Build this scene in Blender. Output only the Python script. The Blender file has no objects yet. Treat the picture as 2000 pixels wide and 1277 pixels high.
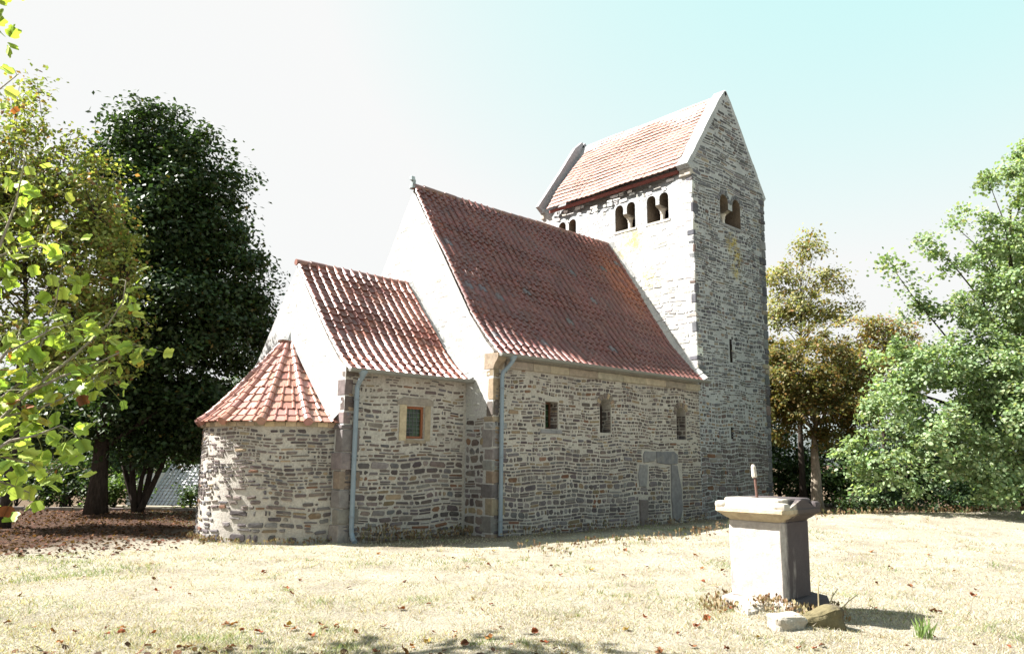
import bpy, bmesh, math, random
import numpy as np
from mathutils import Vector, Matrix

random.seed(7)
RNG = np.random.default_rng(7)
S = bpy.context.scene
C = S.collection

# ------------------------------------------------------------------ camera, sky, sun, exposure
CAM = np.array([-11.343, -12.746, 1.70])
YAW, PITCH, ROLL, FPX = 0.8198, 0.1701, 0.0100, 1493.7
FW = np.array([math.cos(YAW) * math.cos(PITCH), math.sin(YAW) * math.cos(PITCH), math.sin(PITCH)])
RT = np.array([math.sin(YAW), -math.cos(YAW), 0.0])
UP = np.cross(RT, FW)
rt2 = RT * math.cos(ROLL) + UP * math.sin(ROLL)
up2 = UP * math.cos(ROLL) - RT * math.sin(ROLL)
cam_data = bpy.data.cameras.new('camera')
cam_data.sensor_width = 36.0
cam_data.lens = FPX / 2000 * 36
cam_data.clip_start = 0.05
cam_data.clip_end = 2000
cam = bpy.data.objects.new('camera', cam_data)
C.objects.link(cam)
cam.matrix_world = Matrix(((rt2[0], up2[0], -FW[0], CAM[0]), (rt2[1], up2[1], -FW[1], CAM[1]),
                           (rt2[2], up2[2], -FW[2], CAM[2]), (0, 0, 0, 1)))
S.camera = cam

AZ = math.radians(48)                 # from the church axis towards its far side
EL = math.radians(46.2)
SUN = Vector((-math.cos(EL) * math.cos(AZ), math.cos(EL) * math.sin(AZ), math.sin(EL)))
sun_data = bpy.data.lights.new('sun', 'SUN')
sun_data.energy = 4.5
sun_data.angle = math.radians(0.5)
sun_data.color = (1.0, 0.965, 0.91)
sun = bpy.data.objects.new('sun', sun_data)
C.objects.link(sun)
sun.rotation_euler = SUN.to_track_quat('Z', 'Y').to_euler()

W = bpy.data.worlds.new('World')
S.world = W
W.use_nodes = True
wn = W.node_tree
bg = wn.nodes['Background']
sky = wn.nodes.new('ShaderNodeTexSky')
sky.sky_type = 'NISHITA'
sky.sun_disc = False
sky.sun_elevation = EL
sky.sun_rotation = math.atan2(SUN.x, SUN.y)
sky.air_density = 1.0
sky.dust_density = 2.5
sky.ozone_density = 1.0
hsv = wn.nodes.new('ShaderNodeHueSaturation')
hsv.inputs['Hue'].default_value = 0.44
hsv.inputs['Saturation'].default_value = 0.55
wn.links.new(sky.outputs[0], hsv.inputs['Color'])
cap = wn.nodes.new('ShaderNodeVectorMath')     # a milky, evenly bright sky without a hot spot round the sun
cap.operation = 'MINIMUM'
tint = wn.nodes.new('ShaderNodeVectorMath')
tint.operation = 'MULTIPLY'
tint.inputs[1].default_value = (.70, .80, .81)
wn.links.new(hsv.outputs[0], tint.inputs[0])
wn.links.new(tint.outputs[0], cap.inputs[0])
cap.inputs[1].default_value = (2.02, 2.04, 2.03)
wn.links.new(cap.outputs[0], bg.inputs[0])
bg.inputs[1].default_value = 0.10

S.view_settings.view_transform = 'Standard'
S.view_settings.look = 'None'
S.view_settings.exposure = 2.22
S.view_settings.gamma = 1.0
S.view_settings.use_curve_mapping = False
S.render.engine = 'CYCLES'
S.cycles.max_bounces = 6
S.cycles.transparent_max_bounces = 8


def at(px, depth, z=0.0):
    """a place in the world: metres ahead of the viewpoint and its bearing"""
    lat = (px - 1000) / FPX * depth
    p = CAM[:2] + depth * np.array([math.cos(YAW), math.sin(YAW)]) + lat * RT[:2]
    return np.array([p[0], p[1], z])


def view(px_, py_, dep):
    """the place a given distance ahead on the sight line to a spot of the photograph"""
    d_ = FW + rt2 * (px_ - 1000) / FPX - up2 * (py_ - 638.5) / FPX
    return CAM + d_ * dep / (d_[0] * math.cos(YAW) + d_[1] * math.sin(YAW))


# ------------------------------------------------------------------ helpers
class MB:
    def __init__(self):
        self.v, self.f, self.m, self.c = [], [], [], []

    def add(self, verts, faces, mat=0, col=(1, 1, 1)):
        o = len(self.v)
        self.v.extend([tuple(map(float, p)) for p in verts])
        self.c.extend([tuple(col)] * len(verts))
        for f in faces:
            self.f.append(tuple(i + o for i in f))
            self.m.append(mat)

    def box(self, x0, x1, y0, y1, z0, z1, mat=0, col=(1, 1, 1), b=0.0, jit=0.0):
        if b <= 0:
            vs = [(x0, y0, z0), (x1, y0, z0), (x1, y1, z0), (x0, y1, z0), (x0, y0, z1), (x1, y0, z1), (x1, y1, z1), (x0, y1, z1)]
            fs = [(3, 2, 1, 0), (4, 5, 6, 7), (0, 1, 5, 4), (1, 2, 6, 5), (2, 3, 7, 6), (3, 0, 4, 7)]
            self.add(vs, fs, mat, col)
            return
        bm = bmesh.new()
        bmesh.ops.create_cube(bm, size=1)
        for v in bm.verts:
            v.co = Vector((x0 + (v.co.x + .5) * (x1 - x0), y0 + (v.co.y + .5) * (y1 - y0), z0 + (v.co.z + .5) * (z1 - z0)))
            if jit:
                v.co += Vector([random.uniform(-jit, jit) for _ in range(3)])
        bmesh.ops.bevel(bm, geom=bm.edges[:], offset=b, segments=2, affect='EDGES', profile=.6)
        self.bm(bm, mat, col)

    def bm(self, bm, mat=0, col=(1, 1, 1)):
        bm.verts.index_update()
        self.add([v.co[:] for v in bm.verts], [[v.index for v in f.verts] for f in bm.faces], mat, col)
        bm.free()

    def tube(self, pts, rad, n=8, mat=0, col=(1, 1, 1), cap=True):
        pts = [Vector(p) for p in pts]
        if not hasattr(rad, '__len__'):
            rad = [rad] * len(pts)
        vs, fs = [], []
        ref = None
        for i, p in enumerate(pts):
            t = (pts[min(i + 1, len(pts) - 1)] - pts[max(i - 1, 0)])
            t = t.normalized() if t.length > 1e-9 else Vector((0, 0, 1))
            if ref is None:
                ref = Vector((1, 0, 0)) if abs(t.x) < .8 else Vector((0, 1, 0))
            a = (ref - t * ref.dot(t)).normalized()
            ref = a
            b = t.cross(a)
            for k in range(n):
                an = 2 * math.pi * k / n
                vs.append(p + (a * math.cos(an) + b * math.sin(an)) * rad[i])
        for i in range(len(pts) - 1):
            for k in range(n):
                k2 = (k + 1) % n
                fs.append((i * n + k, i * n + k2, (i + 1) * n + k2, (i + 1) * n + k))
        if cap:
            fs.append(tuple(range(n - 1, -1, -1)))
            fs.append(tuple((len(pts) - 1) * n + k for k in range(n)))
        self.add(vs, fs, mat, col)

    def lathe(self, prof, cx, cy, n=16, mat=0, col=(1, 1, 1), square=0.0):
        vs, fs = [], []
        for r, z in prof:
            for k in range(n):
                an = 2 * math.pi * k / n
                vs.append((cx + r * math.cos(an), cy + r * math.sin(an), z))
        for i in range(len(prof) - 1):
            for k in range(n):
                k2 = (k + 1) % n
                fs.append((i * n + k, i * n + k2, (i + 1) * n + k2, (i + 1) * n + k))
        fs.append(tuple(range(n - 1, -1, -1)))
        fs.append(tuple((len(prof) - 1) * n + k for k in range(n)))
        self.add(vs, fs, mat, col)

    def prism(self, poly, P, d0, d1, mat=0, col=(1, 1, 1)):
        """poly in (u, v), P(u, v, d) -> xyz, from depth d0 to d1"""
        n = len(poly)
        vs = [P(u, v, d0) for u, v in poly] + [P(u, v, d1) for u, v in poly]
        fs = [tuple(range(n)), tuple(range(2 * n - 1, n - 1, -1))]
        for i in range(n):
            j = (i + 1) % n
            fs.append((j, i, n + i, n + j))
        self.add(vs, fs, mat, col)

    def mesh(self, name, mats, smooth=False, fix=True):
        me = bpy.data.meshes.new(name)
        me.from_pydata(self.v, [], self.f)
        for m in mats:
            me.materials.append(m)
        me.polygons.foreach_set('material_index', np.array(self.m, dtype=np.int32))
        at_ = me.attributes.new('Col', 'FLOAT_COLOR', 'POINT')
        cc = np.ones((len(self.v), 4), dtype=np.float32)
        cc[:, :3] = np.array(self.c, dtype=np.float32).reshape(-1, 3)
        at_.data.foreach_set('color', cc.ravel())
        if fix:
            bm = bmesh.new()
            bm.from_mesh(me)
            bmesh.ops.recalc_face_normals(bm, faces=bm.faces[:])
            bm.to_mesh(me)
            bm.free()
        if smooth:
            me.polygons.foreach_set('use_smooth', np.ones(len(me.polygons), dtype=bool))
        me.update()
        return me

    def build(self, name, mats, parent=None, smooth=False, fix=True):
        if not isinstance(mats, (list, tuple)):
            mats = [mats]
        o = bpy.data.objects.new(name, self.mesh(name, mats, smooth, fix))
        C.objects.link(o)
        if parent is not None:
            o.parent = parent
            o.matrix_parent_inverse = parent.matrix_world.inverted()
        return o


def tag(o, label=None, cat=None, group=None, kind=None):
    for k, v in (('label', label), ('category', cat), ('group', group), ('kind', kind)):
        if v:
            o[k] = v
    return o


def empty(name, loc, label, cat, group=None):
    o = bpy.data.objects.new(name, None)
    C.objects.link(o)
    o.location = tuple(map(float, loc))
    o.matrix_world = Matrix.Translation(Vector(tuple(map(float, loc))))
    return tag(o, label, cat, group)


# ------------------------------------------------------------------ materials
def new_mat(name, rough=.9, spec=.2):
    m = bpy.data.materials.new(name)
    m.use_nodes = True
    nt = m.node_tree
    b = nt.nodes['Principled BSDF']
    b.inputs['Roughness'].default_value = rough
    b.inputs['Specular IOR Level'].default_value = spec
    return m, nt, b


def nd(nt, t, **kw):
    n = nt.nodes.new(t)
    for k, v in kw.items():
        if k in n.inputs:
            n.inputs[k].default_value = v
        else:
            setattr(n, k, v)
    return n


def noise(nt, scale, detail=4, rough=.6, vec=None):
    n = nd(nt, 'ShaderNodeTexNoise', Scale=scale, Detail=detail, Roughness=rough)
    if vec is None:
        tc = nd(nt, 'ShaderNodeNewGeometry')
        vec = tc.outputs['Position']
    nt.links.new(vec, n.inputs['Vector'])
    return n.outputs['Fac']


def ramp(nt, fac, stops):
    r = nd(nt, 'ShaderNodeValToRGB')
    e = r.color_ramp.elements
    while len(e) < len(stops):
        e.new(.5)
    for i, (p, c) in enumerate(stops):
        e[i].position = p
        e[i].color = (*c, 1) if len(c) == 3 else c
    nt.links.new(fac, r.inputs[0])
    return r.outputs[0]


def mix(nt, fac, a, b, mode='MIX'):
    n = nd(nt, 'ShaderNodeMix', data_type='RGBA', blend_type=mode)
    for sock, val in ((n.inputs[0], fac), (n.inputs[6], a), (n.inputs[7], b)):
        if isinstance(val, (int, float)):
            sock.default_value = val
        elif isinstance(val, tuple):
            sock.default_value = (*val, 1) if len(val) == 3 else val
        else:
            nt.links.new(val, sock)
    return n.outputs[2]


def bump(nt, b, h, strength=.5, dist=.02):
    n = nd(nt, 'ShaderNodeBump', Strength=strength, Distance=dist)
    nt.links.new(h, n.inputs['Height'])
    nt.links.new(n.outputs[0], b.inputs['Normal'])


def g(v):
    return (v, v, v)


LICHEN = [((10.35, 0, 8.62), .30), ((10.62, 0, 8.28), .24), ((10.45, 0, 7.75), .22), ((8.12, 2.35, 8.75), .38), ((8.12, 1.6, 7.4), .3), ((8.12, 3.0, 8.3), .25)]


def lichen(nt, colour):
    geo = nd(nt, 'ShaderNodeNewGeometry')
    acc = None
    for c, r in LICHEN:
        d = nd(nt, 'ShaderNodeVectorMath', operation='DISTANCE')
        nt.links.new(geo.outputs['Position'], d.inputs[0])
        d.inputs[1].default_value = c
        mr = nd(nt, 'ShaderNodeMapRange')
        nt.links.new(d.outputs['Value'], mr.inputs[0])
        mr.inputs[1].default_value = 0
        mr.inputs[2].default_value = r * 2.0
        mr.inputs[3].default_value = 1
        mr.inputs[4].default_value = 0
        if acc is None:
            acc = mr.outputs[0]
        else:
            mx = nd(nt, 'ShaderNodeMath', operation='MAXIMUM')
            nt.links.new(acc, mx.inputs[0])
            nt.links.new(mr.outputs[0], mx.inputs[1])
            acc = mx.outputs[0]
    nz = ramp(nt, noise(nt, 4.5, 7, .8), [(.40, g(0)), (.68, g(1))])
    ml = nd(nt, 'ShaderNodeMath', operation='MULTIPLY')
    nt.links.new(acc, ml.inputs[0])
    nt.links.new(nz, ml.inputs[1])
    f = ramp(nt, ml.outputs[0], [(.10, g(0)), (.45, g(.65))])
    return mix(nt, f, colour, (.42, .33, .045))


def mortar_mat(name, lo, hi):
    m, nt, b = new_mat(name, .95, .1)
    c = ramp(nt, noise(nt, 1.3, 6, .65), [(.3, lo), (.7, hi)])
    c = mix(nt, ramp(nt, noise(nt, 22, 4, .7), [(.35, g(.72)), (.6, g(1))]), (0, 0, 0), c, 'MIX')
    c = lichen(nt, c)
    nt.links.new(c, b.inputs['Base Color'])
    h = nd(nt, 'ShaderNodeMath', operation='MULTIPLY_ADD')
    nt.links.new(noise(nt, 9, 5, .65), h.inputs[0])
    h.inputs[1].default_value = 1.5
    nt.links.new(noise(nt, 60, 3, .6), h.inputs[2])
    bump(nt, b, h.outputs[0], .7, .025)
    return m


def stone_mat(name='rubble_stone', sc=1.0, bs=.6):
    m, nt, b = new_mat(name, .92, .15)
    a = nd(nt, 'ShaderNodeAttribute', attribute_name='Col')
    c = mix(nt, 1.0, a.outputs['Color'], ramp(nt, noise(nt, 11 * sc, 6, .7), [(.25, g(.62)), (.75, g(1.32))]), 'MULTIPLY')
    c = mix(nt, ramp(nt, noise(nt, 2.2, 5, .7), [(.56, g(0)), (.72, g(.35))]), c, (.36, .31, .24))
    c = lichen(nt, c)
    nt.links.new(c, b.inputs['Base Color'])
    bump(nt, b, noise(nt, 35 * sc, 6, .7), bs, .02)
    return m


def tile_mat(name, dirt=.35, rough=.32, spec=.62, patch=None):
    m, nt, b = new_mat(name, rough, spec)
    a = nd(nt, 'ShaderNodeAttribute', attribute_name='Col')
    c = mix(nt, 1.0, a.outputs['Color'], ramp(nt, noise(nt, 14, 5, .7), [(.25, g(.75)), (.75, g(1.25))]), 'MULTIPLY')
    c = mix(nt, ramp(nt, noise(nt, 1.6, 6, .7), [(.45, g(0)), (.75, g(dirt))]), c, (.07, .055, .055))
    c = mix(nt, ramp(nt, noise(nt, 3.3, 7, .75), [(.60, g(0)), (.74, g(.32))]), c, (.15, .13, .10))
    nt.links.new(c, b.inputs['Base Color'])
    bump(nt, b, noise(nt, 50, 4, .6), .25, .01)
    return m


def attr_mat(name, rough=.9, spec=.2, var=.3, nscale=18, bstr=.4, bdist=.01):
    m, nt, b = new_mat(name, rough, spec)
    a = nd(nt, 'ShaderNodeAttribute', attribute_name='Col')
    c = mix(nt, 1.0, a.outputs['Color'], ramp(nt, noise(nt, nscale, 5, .65), [(.25, g(1 - var)), (.75, g(1 + var))]), 'MULTIPLY')
    nt.links.new(c, b.inputs['Base Color'])
    if bstr:
        bump(nt, b, noise(nt, nscale * 2.5, 5, .7), bstr, bdist)
    return m


def leaf_mat(name, trans=.4, rough=.5, spec=.3):
    m, nt, b = new_mat(name, rough, spec)
    a = nd(nt, 'ShaderNodeAttribute', attribute_name='Col')
    nt.links.new(a.outputs['Color'], b.inputs['Base Color'])
    tr = nd(nt, 'ShaderNodeBsdfTranslucent')
    tcol = mix(nt, 1.0, a.outputs['Color'], (1.25, 1.3, .6), 'MULTIPLY')
    nt.links.new(tcol, tr.inputs[0])
    ms = nd(nt, 'ShaderNodeMixShader')
    ms.inputs[0].default_value = trans
    nt.links.new(b.outputs[0], ms.inputs[1])
    nt.links.new(tr.outputs[0], ms.inputs[2])
    nt.links.new(ms.outputs[0], nt.nodes['Material Output'].inputs[0])
    return m


def bark_mat(name, lo, hi):
    m, nt, b = new_mat(name, .95, .1)
    geo = nd(nt, 'ShaderNodeNewGeometry')
    mp = nd(nt, 'ShaderNodeMapping')
    mp.inputs['Scale'].default_value = (1, 1, .25)
    nt.links.new(geo.outputs['Position'], mp.inputs[0])
    n = noise(nt, 16, 6, .7, mp.outputs[0])
    nt.links.new(ramp(nt, n, [(.3, lo), (.7, hi)]), b.inputs['Base Color'])
    bump(nt, b, n, .9, .04)
    return m


M = {}
M['mortar_warm'] = mortar_mat('lime_mortar_warm', (.345, .318, .285), (.50, .467, .42))
M['mortar_grey'] = mortar_mat('lime_mortar_grey', (.31, .322, .33), (.43, .443, .452))
M['plaster'] = mortar_mat('lime_and_glare_coat', (.38, .378, .37), (.45, .448, .44))  # pale lime; on the east faces it also imitates sun glare
M['stone'] = stone_mat()
M['ashlar'] = stone_mat('dressed_stone', .7, .4)
M['tile'] = tile_mat('clay_roof_tile', .3)
M['tile_nave'] = tile_mat('weathered_clay_tile', .35)
M['tile_tower'] = tile_mat('tower_clay_tile', .12, .6, .3)
M['zinc'] = attr_mat('weathered_zinc', .5, .4, .12, 6, .1)
M['wood'] = attr_mat('stained_wood', .6, .3, .3, 30, .3)
M['glass'], _nt, _b = new_mat('dark_leaded_glass', .12, .35)
_nt.links.new(ramp(_nt, noise(_nt, 7, 3, .6), [(.35, (.006, .008, .008)), (.62, (.03, .06, .025))]), _b.inputs['Base Color'])
M['lead'] = attr_mat('lead_came', .6, .3, .1, 20, .0)
M['iron'] = attr_mat('rusty_iron', .8, .3, .4, 60, .5, .004)
M['monument'] = None
M['leaf'] = leaf_mat('leaf')
M['leaf_thick'] = leaf_mat('thick_leaf', .25)
M['dry'] = leaf_mat('dry_leaf', .2, .8, .1)
M['bark_dark'] = bark_mat('dark_bark', (.02, .016, .013), (.07, .055, .045))
M['bark_pale'] = bark_mat('pale_bark', (.10, .085, .065), (.34, .29, .23))
M['twig'] = bark_mat('twig_bark', (.16, .13, .10), (.38, .33, .28))
M['blade'] = leaf_mat('grass_blade', .3, .8, .1)

# ------------------------------------------------------------------ ground
_YC_X, _YC_Y = [-4, 0, 2, 4, 8, 14, 22], [-2.6, -2.8, -3.25, -3.5, -3.7, -6.5, -9.5]
PED = np.array([-2.98, -8.15])          # middle of the monument


def sstep(a, b, x):
    t = np.clip((x - a) / (b - a), 0, 1)
    return t * t * (3 - 2 * t)


def ground_z(x, y):
    x = np.asarray(x, float)
    y = np.asarray(y, float)
    yc = np.interp(x, _YC_X, _YC_Y)
    A = np.clip(.05 + .036 * x, 0, .39)
    t = y - yc
    sh = np.where(t > 0, np.exp(-(t / 1.5) ** 2), np.exp(-(t / 4.0) ** 2))
    z = A * sh
    dep = (x - CAM[0]) * math.cos(YAW) + (y - CAM[1]) * math.sin(YAW)
    lat = (x - CAM[0]) * RT[0] + (y - CAM[1]) * RT[1]
    z = z - sstep(24, 34, dep) * np.where(lat < 0, 1.1, .75)
    d2 = (x - PED[0] + .50) ** 2 + (y - PED[1] + .22) ** 2
    z = z + .17 * np.exp(-d2 / .42 ** 2)
    z = z + .018 * np.sin(x * 1.7 + .6 * np.sin(y * 1.3)) * np.sin(y * 1.5 + .8) + .010 * np.sin(x * 4.1 + y * 2.3) + .007 * np.sin(5.2 * y - 2.9 * x)
    return z


def axis_pts(lo, a, b, hi, fine, coarse):
    return np.unique(np.round(np.concatenate([np.arange(lo, a, coarse), np.arange(a, b, fine), np.arange(b, hi + coarse, coarse)]), 4))


gx = axis_pts(-420, -16, 30, 460, .22, 12)
gy = axis_pts(-340, -16, 26, 460, .22, 12)
X, Y = np.meshgrid(gx, gy, indexing='ij')
Z = ground_z(X, Y)
nx, ny = X.shape
gv = np.stack([X, Y, Z], -1).reshape(-1, 3)
ii, jj = np.meshgrid(np.arange(nx - 1), np.arange(ny - 1), indexing='ij')
q = (ii * ny + jj).ravel()
gf = np.stack([q, q + ny, q + ny + 1, q + 1], -1)


def np_mesh(name, verts, faces, cols=None, mats=(), smooth=False):
    me = bpy.data.meshes.new(name)
    nv, (nf, k) = len(verts), faces.shape
    me.vertices.add(nv)
    me.vertices.foreach_set('co', np.ascontiguousarray(verts, dtype=np.float32).ravel())
    me.loops.add(nf * k)
    me.loops.foreach_set('vertex_index', np.ascontiguousarray(faces, dtype=np.int32).ravel())
    me.polygons.add(nf)
    me.polygons.foreach_set('loop_start', np.arange(0, nf * k, k, dtype=np.int32))
    me.polygons.foreach_set('loop_total', np.full(nf, k, dtype=np.int32))
    if smooth:
        me.polygons.foreach_set('use_smooth', np.ones(nf, dtype=bool))
    for m in mats:
        me.materials.append(m)
    if cols is not None:
        a = me.attributes.new('Col', 'FLOAT_COLOR', 'POINT')
        cc = np.ones((nv, 4), dtype=np.float32)
        cc[:, :3] = cols
        a.data.foreach_set('color', cc.ravel())
    me.update()
    me.validate()
    return me


def np_obj(name, verts, faces, cols, mats, parent=None, smooth=False):
    o = bpy.data.objects.new(name, np_mesh(name, verts, faces, cols, mats, smooth))
    C.objects.link(o)
    if parent is not None:
        o.parent = parent
        o.matrix_parent_inverse = parent.matrix_world.inverted()
    return o


gm, nt, b = new_mat('dry_lawn', .95, .05)
straw = ramp(nt, noise(nt, 1.1, 8, .7), [(.28, (.21, .182, .138)), (.5, (.33, .298, .238)), (.72, (.40, .372, .315))])
straw = mix(nt, ramp(nt, noise(nt, .55, 6, .75), [(.54, g(0)), (.72, g(.6))]), straw, (.185, .195, .11))
fine = ramp(nt, noise(nt, 38, 5, .75), [(.3, g(.5)), (.62, g(1.2))])
straw = mix(nt, 1.0, straw, fine, 'MULTIPLY')
geo = nd(nt, 'ShaderNodeNewGeometry')
sep = nd(nt, 'ShaderNodeSeparateXYZ')
nt.links.new(geo.outputs['Position'], sep.inputs[0])


def lin(nt, pairs, const):
    """weighted sum of sockets plus a constant"""
    out = None
    for s, w in pairs:
        n = nd(nt, 'ShaderNodeMath', operation='MULTIPLY_ADD')
        nt.links.new(s, n.inputs[0])
        n.inputs[1].default_value = w
        if out is None:
            n.inputs[2].default_value = const
        else:
            nt.links.new(out, n.inputs[2])
        out = n.outputs[0]
    return out


nbig = noise(nt, .5, 5, .6)
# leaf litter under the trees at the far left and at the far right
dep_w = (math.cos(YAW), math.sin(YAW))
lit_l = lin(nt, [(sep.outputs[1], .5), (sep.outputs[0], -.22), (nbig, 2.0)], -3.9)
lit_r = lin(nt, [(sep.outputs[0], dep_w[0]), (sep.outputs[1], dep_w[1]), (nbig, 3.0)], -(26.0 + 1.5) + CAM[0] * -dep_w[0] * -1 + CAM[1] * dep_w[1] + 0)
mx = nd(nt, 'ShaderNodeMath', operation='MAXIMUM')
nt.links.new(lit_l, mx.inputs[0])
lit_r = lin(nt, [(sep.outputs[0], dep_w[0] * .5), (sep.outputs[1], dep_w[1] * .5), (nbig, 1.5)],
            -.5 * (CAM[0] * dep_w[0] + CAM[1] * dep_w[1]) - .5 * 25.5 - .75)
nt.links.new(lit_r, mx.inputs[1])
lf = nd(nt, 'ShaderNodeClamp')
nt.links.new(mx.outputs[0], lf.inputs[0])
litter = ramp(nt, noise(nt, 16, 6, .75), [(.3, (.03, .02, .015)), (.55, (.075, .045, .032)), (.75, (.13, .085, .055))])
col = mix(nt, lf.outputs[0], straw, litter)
# bare earth along the foot of the walls
foot = nd(nt, 'ShaderNodeMapRange')
nt.links.new(lin(nt, [(sep.outputs[1], 1.0), (nbig, .8)], -.4), foot.inputs[0])
foot.inputs[1].default_value = -.9
foot.inputs[2].default_value = -.3
sx = nd(nt, 'ShaderNodeMapRange')
nt.links.new(sep.outputs[0], sx.inputs[0])
sx.inputs[1].default_value = -3.4
sx.inputs[2].default_value = -2.6
ft = nd(nt, 'ShaderNodeMath', operation='MULTIPLY')
nt.links.new(foot.outputs[0], ft.inputs[0])
nt.links.new(sx.outputs[0], ft.inputs[1])
ft2 = nd(nt, 'ShaderNodeMath', operation='MULTIPLY')
nt.links.new(ft.outputs[0], ft2.inputs[0])
ft2.inputs[1].default_value = .7
col = mix(nt, ft2.outputs[0], col, (.12, .09, .06))
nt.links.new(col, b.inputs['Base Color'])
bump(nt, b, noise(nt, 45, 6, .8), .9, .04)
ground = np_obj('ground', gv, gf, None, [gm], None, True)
tag(ground, kind='structure')

# ------------------------------------------------------------------ masonry
PAL_WARM = [((.105, .085, .080), 5), ((.145, .120, .110), 4), ((.078, .066, .067), 3), ((.20, .155, .105), 1.6), ((.15, .088, .06), .8), ((.105, .10, .105), 2)]
PAL_BASE = [((.105, .094, .096), 5), ((.145, .132, .130), 4), ((.082, .072, .074), 3), ((.155, .118, .078), 1), ((.125, .068, .045), .5)]
PAL_GREY = [((.095, .098, .108), 5), ((.14, .14, .148), 4), ((.068, .068, .076), 3), ((.19, .165, .13), 1.0), ((.125, .095, .085), .8)]
PAL_PALE = [((.37, .365, .35), 5), ((.42, .415, .405), 4), ((.29, .285, .275), 1.0), ((.37, .35, .31), 1.0)]  # near-mortar stones: sun glare on the east faces put into their colour


PAL_Q = [((.17, .155, .146), 4), ((.135, .122, .122), 2.5), ((.19, .155, .118), 1.5), ((.18, .172, .168), 3), ((.23, .205, .175), 1)]


def pick(pal):
    w = [p[1] for p in pal]
    c = random.choices([p[0] for p in pal], w)[0]
    k = random.uniform(.86, 1.38)
    return tuple(ch * k * random.uniform(.96, 1.04) for ch in c)


def one_stone(mb, P, u0, u1, v0, v1, col, prot, mat=1, wob=None):
    w, h = u1 - u0, v1 - v0
    if w < .025 or h < .02:
        return
    mn = min(w, h)

    def cut():
        return mn * random.uniform(.10, .48)
    cs = [(u0, v0, 1, 1), (u1, v0, -1, 1), (u1, v1, -1, -1), (u0, v1, 1, -1)]
    ring = []
    for k, (u, v, su, sv) in enumerate(cs):
        a, bq = cut(), cut()
        p1, p2 = (u + su * a, v), (u, v + sv * bq)
        ring += [p2, p1] if k in (0, 2) else [p1, p2]
    ring = [(u + random.uniform(-1, 1) * mn * .10, v + random.uniform(-1, 1) * mn * .10) for u, v in ring]
    if wob:
        ring = [(u, v + wob(u)) for u, v in ring]
    cu, cv = sum(r[0] for r in ring) / 8, sum(r[1] for r in ring) / 8
    ins = min(.012, mn * .14)
    outer = [P(u, v, -.012) for u, v in ring]
    inner = []
    for u, v in ring:
        L = math.hypot(u - cu, v - cv)
        k = max(.3, 1 - ins / max(L, 1e-3))
        inner.append(P(cu + (u - cu) * k, cv + (v - cv) * k, prot * random.uniform(.55, 1.0)))
    ctr = P(cu, cv, prot * random.uniform(.85, 1.25))
    fs = [(i, (i + 1) % 8, 8 + (i + 1) % 8, 8 + i) for i in range(8)] + [(8 + i, 8 + (i + 1) % 8, 16) for i in range(8)]
    mb.add(outer + inner + [ctr], fs, mat, col)


def rows_fn(span, holes):
    def f(v0, v1):
        a, bq = span(v0, v1)
        iv = [(a, bq)]
        for hkind, h0, h1, hv0, hv1 in holes:
            if v1 < hv0 or v0 > hv1:
                continue
            a0, a1 = h0, h1
            if hkind == 'arch':
                r = (h1 - h0) / 2
                vs = hv1 - r
                vl = max(v0, vs)
                hw = math.sqrt(max(0, r * r - (vl - vs) ** 2)) if vl > vs else r
                m_ = (h0 + h1) / 2
                a0, a1 = m_ - hw, m_ + hw
            a0 -= .012
            a1 += .012
            out = []
            for s, e in iv:
                if a1 <= s or a0 >= e:
                    out.append((s, e))
                else:
                    if a0 - s > .04:
                        out.append((s, a0))
                    if e - a1 > .04:
                        out.append((a1, e))
            iv = out
        return iv
    return f


def masonry(mb, P, rows, vmin, vmax, style, mat=1):
    """style(v) -> dict(h, w, joint, prot, pal, skip)"""
    v = vmin
    ph = random.uniform(0, 6)
    while v < vmax - .03:
        st = style(v)
        h = random.uniform(*st['h'])
        if v + h > vmax:
            h = vmax - v
        for ua, ub in rows(v, v + h):
            u = ua
            run = 0
            edge_lo, edge_hi = ua, ub

            def wob(uu, ph=ph, lo=ua, hi=ub):
                e = min(1, max(0, min(uu - lo, hi - uu)) / .25)
                return e * (.022 * math.sin(uu * 2.1 + ph + v) + .015 * math.sin(uu * 5.3 + 2 * ph + 3 * v))
            while u < ub - .02:
                if run == 0 and random.random() < .02:
                    run = random.randint(4, 11)
                if run > 0:
                    w = h * random.uniform(.35, .65)
                    run -= 1
                else:
                    w = random.uniform(*st['w']) ** 1.0
                    if random.random() < .12:
                        w *= 1.6
                if u + w > ub - .05:
                    w = ub - u
                j = random.uniform(*st['joint'])
                if random.random() > st.get('skip', 0):
                    if h > .085 and run == 0 and random.random() < .24:
                        k = random.uniform(.35, .65)
                        one_stone(mb, P, u + j, u + w - j, v + j * .8, v + h * k - j * .6, pick(st['pal']), random.uniform(*st['prot']), mat, wob)
                        if random.random() > .15:
                            one_stone(mb, P, u + j, u + w - j, v + h * k + j * .6, v + h - j * .8, pick(st['pal']), random.uniform(*st['prot']), mat, wob)
                    else:
                        one_stone(mb, P, u + j, u + w - j, v + j * random.uniform(.7, 1.3), v + h - j * random.uniform(.7, 1.3), pick(st['pal']), random.uniform(*st['prot']), mat, wob)
                u += w
        v += h


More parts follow.
